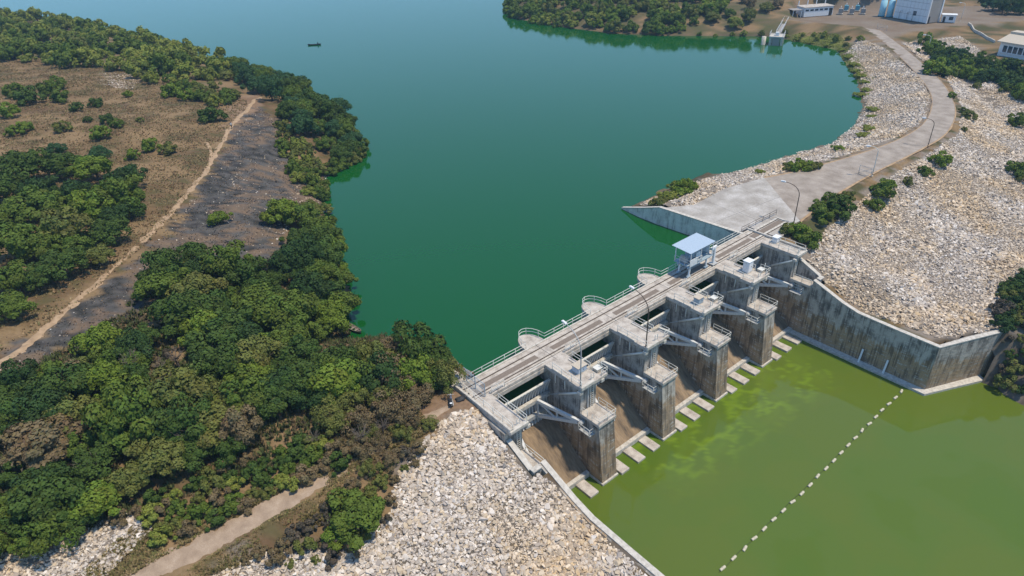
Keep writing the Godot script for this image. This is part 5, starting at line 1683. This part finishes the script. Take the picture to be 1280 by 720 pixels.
func grass(n: String, label: String, px: Array, count: int, h0: float, h1: float, tones: Array, avoid: Array) -> void:
	var poly := on_land(px)
	var lo := Vector2(1e9, 1e9)
	var hi := -lo
	for p in poly:
		lo = lo.min(p)
		hi = hi.max(p)
	var st := begin()
	var r := RandomNumberGenerator.new()
	r.seed = 71
	for i in 7:
		var a := r.randf() * TAU
		var d := Vector3(cos(a), 0, sin(a))
		var s := Vector3(-d.z, 0, d.x) * 0.16
		var b := d * r.randf_range(0.0, 0.25)
		var e := d * r.randf_range(0.3, 0.75) + Vector3(0, r.randf_range(0.6, 1.0), 0)
		tri(st, b - s, b + s, e)
	var mesh := done(st)
	var xs := []
	var cs := []
	var tries := 0
	while xs.size() < count and tries < count * 8:
		tries += 1
		var p := Vector2(rng.randf_range(lo.x, hi.x), rng.randf_range(lo.y, hi.y))
		if not Geometry2D.is_point_in_polygon(p, poly): continue
		var cl := nz2.get_noise_2d(p.x * 0.6, p.y * 0.6)
		if cl < rng.randf_range(-0.5, 0.25): continue
		var skip := false
		for k in avoid:
			if inside(p, k): skip = true
		if skip: continue
		var s := rng.randf_range(h0, h1)
		xs.append(Transform3D(Basis(Vector3.UP, rng.randf() * TAU).scaled_local(Vector3(s * 1.2, s, s * 1.2)), Vector3(p.x, ground(p.x, p.y) - 0.03, p.y)))
		var c: Vector3 = tones[rng.randi() % tones.size()] * rng.randf_range(0.75, 1.25)
		cs.append(Color(c.x, c.y, c.z))
	var mm := MultiMesh.new()
	mm.transform_format = MultiMesh.TRANSFORM_3D
	mm.use_colors = true
	mm.mesh = mesh
	mm.instance_count = xs.size()
	for i in xs.size():
		mm.set_instance_transform(i, xs[i])
		mm.set_instance_color(i, cs[i])
	var mi := MultiMeshInstance3D.new()
	mi.name = numbered(n)
	mi.multimesh = mm
	mi.material_override = M.tuft
	add_child(mi)
	tag(mi, label, "grass", "", "stuff")

func build_stones() -> void:
	for i in 5: rocks.append(rock_mesh(900 + i))
	riprap("rock_slope", "slope of pale broken rock below the wooded bank", "riprap_l", 17000, 0.14, 0.44, 300, 0.35)
	riprap("rock_patch", "patch of pale broken rock beside the vehicle track", "riprap_far", 2400, 0.16, 0.42, 0, 0.3)
	riprap("rock_edge", "broken rock along the foot of the vehicle track", "riprap_mid", 1500, 0.15, 0.4, 0, 0.3)
	riprap("outer_rock_slope", "wide slope of pale broken rock between road and long wall", "riprap_r", 68000, 0.18, 0.5, 0, 0.3)
	riprap("waterside_rock_slope", "strip of pale broken rock between road and reservoir", "riprap_up", 28000, 0.18, 0.46, 0, 0.3)
	riprap("ash_stones", "small pale stones strewn over the burnt slope", "burnt", 900, 0.06, 0.24, 0, 0.2)
	riprap("bank_stones", "broken stones on the bare bank above the water", "bank", 700, 0.08, 0.35, 0, 0.2)
	riprap("scar_stones", "pale stones lying on the bare scar of the hill", "scar", 260, 0.1, 0.5, 0, 0.2)
	var dry := [Vector3(0.33, 0.23, 0.13), Vector3(0.26, 0.175, 0.095), Vector3(0.38, 0.29, 0.16), Vector3(0.22, 0.17, 0.09), Vector3(0.19, 0.18, 0.08)]
	grass("dry_grass", "dry brown grass covering the open hill", [0, 70, 60, 75, 150, 88, 280, 115, 312, 128, 270, 190, 225, 265, 150, 335, 40, 420, -10, 450, -30, 300], 36000, 0.16, 0.42, dry, [])
	grass("burnt_grass", "scorched grass stubble on the burnt slope", [322, 133, 345, 148, 352, 190, 398, 225, 372, 262, 346, 300, 352, 335, 200, 335, 190, 395, 120, 415, 0, 478, -20, 468, 40, 428, 150, 342, 225, 272, 275, 192], 7000, 0.10, 0.28, [Vector3(0.06, 0.06, 0.065), Vector3(0.12, 0.118, 0.12), Vector3(0.20, 0.19, 0.18), Vector3(0.22, 0.165, 0.115)], [])
	grass("track_grass", "yellowing grass along the vehicle track", [100, 720, 170, 655, 260, 640, 340, 600, 430, 550, 520, 500, 560, 490, 575, 520, 520, 550, 480, 610, 430, 640, 330, 700, 230, 730], 11000, 0.16, 0.42, [Vector3(0.24, 0.20, 0.085), Vector3(0.30, 0.23, 0.11), Vector3(0.18, 0.18, 0.065), Vector3(0.36, 0.27, 0.14)], ["riprap_l", "pad", "track"])
	grass("wood_undergrowth", "dark undergrowth on the floor of the wood", [-20, 480, 120, 415, 200, 340, 350, 340, 440, 380, 560, 440, 540, 500, 440, 560, 200, 640, -20, 690], 16000, 0.3, 0.8, [Vector3(0.09, 0.11, 0.04), Vector3(0.14, 0.11, 0.06), Vector3(0.07, 0.085, 0.03)], [])
	grass("bay_grass", "bright grass fringe along the bay shore", [985, 56, 1045, 60, 1058, 82, 1074, 106, 1088, 100, 1068, 62, 1048, 42, 1000, 40, 985, 48], 6000, 0.15, 0.35, [Vector3(0.26, 0.29, 0.07), Vector3(0.20, 0.24, 0.055), Vector3(0.32, 0.31, 0.10)], [])

# ------------------------------------------------------------ buildings
func turned(o: Node3D, a: Vector3, b: Vector3) -> void:     # local x runs from a to b
	o.position = a
	o.rotation.y = -atan2(b.z - a.z, b.x - a.x)

func build_buildings() -> void:
	# white hall: local x along the front, z towards the road
	var y := D - 0.14
	var o := thing("hall", "tall white panelled hall with a grey end wall beside the road", "building")
	turned(o, Vector3(257.2, y, -69.2), Vector3(252.9, y, -54.8))
	put(o, "core", box_mesh(Vector3(0.1, 0, -7.0), Vector3(15.0, 11.6, -0.1)), M.grey_wall)
	for r in 5:
		for c in 9:
			put(o, "wall_panel", box_mesh(Vector3(0.08 + c * 1.66, 0.2 + r * 2.3, -0.08), Vector3(0.08 + c * 1.66 + 1.6, 0.2 + r * 2.3 + 2.2, 0.04)), M.white)
	put(o, "corner_post", box_mesh(Vector3(14.7, 0, -0.45), Vector3(15.25, 11.8, 0.12)), M.white)
	put(o, "corner_post", box_mesh(Vector3(14.7, 0, -7.2), Vector3(15.25, 11.8, -6.6)), M.white)
	put(o, "roof", box_mesh(Vector3(-0.5, 11.62, -7.6), Vector3(15.8, 12.0, 0.6)), M.white)
	put(o, "eave", box_mesh(Vector3(14.6, 11.2, -7.3), Vector3(15.5, 11.6, 0.2)), M.white)
	put(o, "door", box_mesh(Vector3(15.02, 0.05, -1.7), Vector3(15.08, 2.4, -0.7)), M.dark)
	for c in [3.0, 6.4, 9.0]:
		put(o, "pipe", tube_mesh([Vector3(c, 0.3, 0.4), Vector3(c, 3.2, 0.4), Vector3(c + 1.2, 3.2, 0.4)], 0.1, 6), M.steel)
	put(o, "window", box_mesh(Vector3(8.6, 2.2, 0.05), Vector3(10.0, 3.8, 0.09)), M.glass)
	# blue tanks beside it
	for i in 2:
		var t := thing("tank", "tall pale blue tank beside the white hall", "tank", Vector3(258.6 + i * 0.5, y, -74.5 + i * 3.0), "pale blue tanks")
		put(t, "shell", tube_mesh([Vector3(0, 0, 0), Vector3(0, 6.0, 0)], 1.2, 16), M.pale_blue)
		put(t, "cap", tube_mesh([Vector3(0, 6.01, 0), Vector3(0, 6.5, 0)], 1.2, 16, 0.5), M.pale_blue)
		put(t, "foot_ring", tube_mesh([Vector3(0, 0, 0), Vector3(0, 0.4, 0)], 1.32, 16), M.teal)
	# booth
	o = thing("booth", "small white booth against the grey end of the hall", "booth")
	turned(o, Vector3(259.0, y, -51.6), Vector3(261.2, y, -46.6))
	put(o, "wall", box_mesh(Vector3(0, 0, -2.5), Vector3(4.6, 2.7, 0)), M.white)
	put(o, "roof", box_mesh(Vector3(-0.3, 2.71, -2.9), Vector3(4.9, 2.9, 0.4)), M.white)
	put(o, "window", box_mesh(Vector3(2.3, 0.9, 0.003), Vector3(3.7, 2.1, 0.05)), M.glass)
	put(o, "door", box_mesh(Vector3(0.3, 0.05, 0.003), Vector3(1.1, 2.1, 0.05)), M.dark)
	# low white building with parapet bays
	o = thing("low_building", "long low white building with open bays near the intake", "building")
	turned(o, Vector3(237.8, y, -97.0), Vector3(250.9, y, -89.8))
	put(o, "wall", box_mesh(Vector3(0, 0, -6), Vector3(13.2, 3.6, 0)), M.white)
	put(o, "roof", box_mesh(Vector3(-0.3, 3.61, -6.3), Vector3(13.5, 3.8, 0.3)), M.deck)
	for c in 6:
		put(o, "window", box_mesh(Vector3(0.5 + c * 2.15, 2.2, 0.003), Vector3(0.5 + c * 2.15 + 1.5, 2.9, 0.04)), M.glass)
	put(o, "door", box_mesh(Vector3(11.4, 0.05, 0.003), Vector3(12.9, 2.9, 0.05)), M.dark)
	for c in 4:
		put(o, "roof_post", box_mesh(Vector3(0.3 + c * 4.1, 3.81, -5.8), Vector3(0.6 + c * 4.1, 5.6, -5.5)), M.white)
	o = thing("shed", "open sided grey shed beside the low white building", "shed")
	turned(o, Vector3(233.5, y, -99.5), Vector3(237.0, y, -97.4))
	put(o, "roof", box_mesh(Vector3(-0.3, 2.9, -4.2), Vector3(3.9, 3.05, 0.3)), M.grey_wall)
	for x in [0.0, 3.6]:
		for z in [-3.9, 0.0]: put(o, "post", box_mesh(Vector3(x - 0.1, 0, z - 0.1), Vector3(x + 0.1, 2.9, z + 0.1)), M.white)
	put(o, "back_wall", box_mesh(Vector3(0, 0, -4.1), Vector3(3.6, 2.2, -3.95)), M.grey_wall)
	# switchgear: posts and boxes
	for i in 5:
		var q := level(1050 + i * 7, 17 - (i % 2) * 4, D)
		var t := thing("transformer", ["grey transformer with insulators beside the low white building", "teal transformer with insulators behind the yard road"][i % 2], "transformer", Vector3(q.x, y, q.z), "transformers in the yard")
		t.rotation.y = 0.5
		put(t, "case", box_mesh(Vector3(-1.0, 0.3, -0.7), Vector3(1.0, 2.2, 0.7)), [M.grey_wall, M.teal][i % 2])
		for k in 6: put(t, "fin", box_mesh(Vector3(-0.9 + k * 0.32, 0.5, 0.71), Vector3(-0.8 + k * 0.32, 2.0, 1.0)), [M.grey_wall, M.teal][i % 2])
		for k in 3: put(t, "insulator", tube_mesh([Vector3(-0.6 + k * 0.6, 2.21, 0), Vector3(-0.6 + k * 0.6, 3.1, 0)], 0.12, 7, 0.07), M.white)
		put(t, "base", box_mesh(Vector3(-1.2, 0, -0.9), Vector3(1.2, 0.298, 1.05)), M.kerb)
	# tan roofed house
	var hp := at(1246, 69)
	o = thing("house", "white house with a tan roof and a row of windows by the thicket", "house")
	turned(o, Vector3(hp.x, hp.y - 0.2, hp.z), Vector3(hp.x - 2.6, hp.y, hp.z + 11.6))
	put(o, "wall", box_mesh(Vector3(0, 0, -8), Vector3(16, 4.4, 0)), M.white)
	for c in 9:
		var w := sub(o, "window")
		put(w, "pane", box_mesh(Vector3(1.2 + c * 1.6, 1.5, 0.003), Vector3(2.5 + c * 1.6, 3.5, 0.05)), M.glass)
		put(w, "mullion", box_mesh(Vector3(2.5 + c * 1.6, 1.4, 0.003), Vector3(2.8 + c * 1.6, 3.6, 0.16)), M.white)
	put(o, "sill", box_mesh(Vector3(0.8, 1.2, 0.002), Vector3(15.8, 1.4, 0.25)), M.white)
	var st := begin()
	hexa(st, [Vector3(-0.8, 4.42, 0.9), Vector3(17, 4.42, 0.9), Vector3(17, 4.42, -8.8), Vector3(-0.8, 4.42, -8.8)], [Vector3(-0.8, 4.7, 0.9), Vector3(17, 4.7, 0.9), Vector3(17, 6.2, -5.0), Vector3(-0.8, 6.2, -5.0)])
	put(o, "roof", done(st), M.tan_roof)
	put(o, "ridge_parapet", box_mesh(Vector3(-0.8, 5.9, -8.6), Vector3(17, 6.9, -5.2)), M.tan_roof)
	# low boundary wall running down the bare slope
	var f := thing("boundary_wall", "thin pale wall running down the bare slope by the tan house", "wall")
	var p0 := at(1210, 31)
	var p1 := at(1243, 54)
	for i in 8:
		var a := p0.lerp(p1, i / 8.0)
		var b := p0.lerp(p1, (i + 0.96) / 8.0)
		a.y = ground(a.x, a.z) + 0.3
		b.y = ground(b.x, b.z) + 0.3
		put(f, "panel", bar_mesh(a, b, 0.35, 1.2), M.kerb)
	# intake tower with its footbridge
	o = thing("intake_tower", "concrete intake tower on columns with a footbridge to the far shore", "tower")
	var c0 := Vector3(198.5, 0, -85.0)
	var c1 := Vector3(229.0, 0, -99.5)
	var dir := (c1 - c0).normalized()
	turned(o, c0, c1)
	put(o, "deck", box_mesh(Vector3(-3.0, 13.4, -2.6), Vector3(3.0, 13.9, 2.6)), M.kerb)
	for q in [Vector2(-2.3, -2.0), Vector2(-2.3, 2.0), Vector2(2.2, -2.0), Vector2(2.2, 2.0)]:
		put(o, "column", box_mesh(Vector3(q.x - 0.42, 2, q.y - 0.42), Vector3(q.x + 0.42, 13.39, q.y + 0.42)), M.kerb)
	put(o, "pile", tube_mesh([Vector3(-2.0, 2, -4.4), Vector3(-2.0, 13.6, -4.4)], 0.8, 12), M.wing)
	put(o, "screen", box_mesh(Vector3(-2.9, 4, -1.3), Vector3(-2.6, 13.3, 1.3)), M.grey_wall)
	put(o, "footbridge", box_mesh(Vector3(3.02, 13.6, -0.8), Vector3(33.0, 13.9, 0.8)), M.grey_wall)
	put(o, "winch", box_mesh(Vector3(-1.6, 13.91, -0.6), Vector3(-0.4, 15.2, 0.6)), M.white)
	for s in [-0.8, 0.8]:
		railing(o, [Vector3(3.0, 13.9, s), Vector3(33.0, 13.9, s)], M.white, 1.3, 2.2)
	railing(o, [Vector3(3.0, 13.9, -2.5), Vector3(-2.9, 13.9, -2.5), Vector3(-2.9, 13.9, 2.5), Vector3(3.0, 13.9, 2.5)], M.white, 1.3, 2.0)

func _ready() -> void:
	rng.seed = 20240
	set_camera_axes(0.5432, 0.6775, -0.0409)
	var cam := Camera3D.new()
	cam.name = "camera"
	cam.fov = rad_to_deg(2.0 * atan(360.0 / FPX))
	cam.far = 4000.0
	cam.near = 0.5
	cam.transform = Transform3D(Basis(cam_r, cam_u, -cam_f), CAM)
	add_child(cam)
	cam.current = true
	var env := Environment.new()
	env.background_mode = Environment.BG_SKY
	var sm := ProceduralSkyMaterial.new()
	sm.sky_top_color = Color(0.42, 0.58, 0.80)
	sm.sky_horizon_color = Color(0.66, 0.87, 1.0)
	sm.sky_curve = 0.18
	sm.ground_horizon_color = Color(0.66, 0.74, 0.80)
	sm.ground_bottom_color = Color(0.30, 0.36, 0.36)
	var sky := Sky.new()
	sky.sky_material = sm
	env.sky = sky
	env.tonemap_mode = Environment.TONE_MAPPER_LINEAR
	env.tonemap_exposure = 1.2
	env.background_energy_multiplier = 1.0
	env.fog_enabled = true
	env.fog_density = 0.00022
	env.fog_light_color = Color(0.70, 0.85, 0.98)
	env.sdfgi_enabled = true
	env.ssao_enabled = true
	env.ssil_enabled = true
	var we := WorldEnvironment.new()
	we.name = "world_environment"
	we.environment = env
	add_child(we)
	var sun := DirectionalLight3D.new()
	sun.name = "sun"
	sun.light_energy = 1.1
	sun.light_color = Color(1.0, 0.95, 0.86)
	sun.light_angular_distance = 3.0
	sun.shadow_enabled = true
	add_child(sun)
	sun.look_at_from_position(Vector3.ZERO, -Vector3(0.21, 1.0, 0.30), Vector3.FORWARD)

	var t0 := Time.get_ticks_msec()
	make_materials()
	M.tuft_plain = vertex_mat(null, 1.0, 0.85)
	print("materials ", Time.get_ticks_msec() - t0)
	prepare_terrain()
	print("terrain ", Time.get_ticks_msec() - t0)
	build_ground()
	print("ground ", Time.get_ticks_msec() - t0)
	build_spillway()
	build_buildings()
	print("spillway ", Time.get_ticks_msec() - t0)
	build_furniture()
	print("furniture ", Time.get_ticks_msec() - t0)
	make_crowns()
	build_plants()
	print("plants ", Time.get_ticks_msec() - t0)
	build_stones()
	print("stones ", Time.get_ticks_msec() - t0)
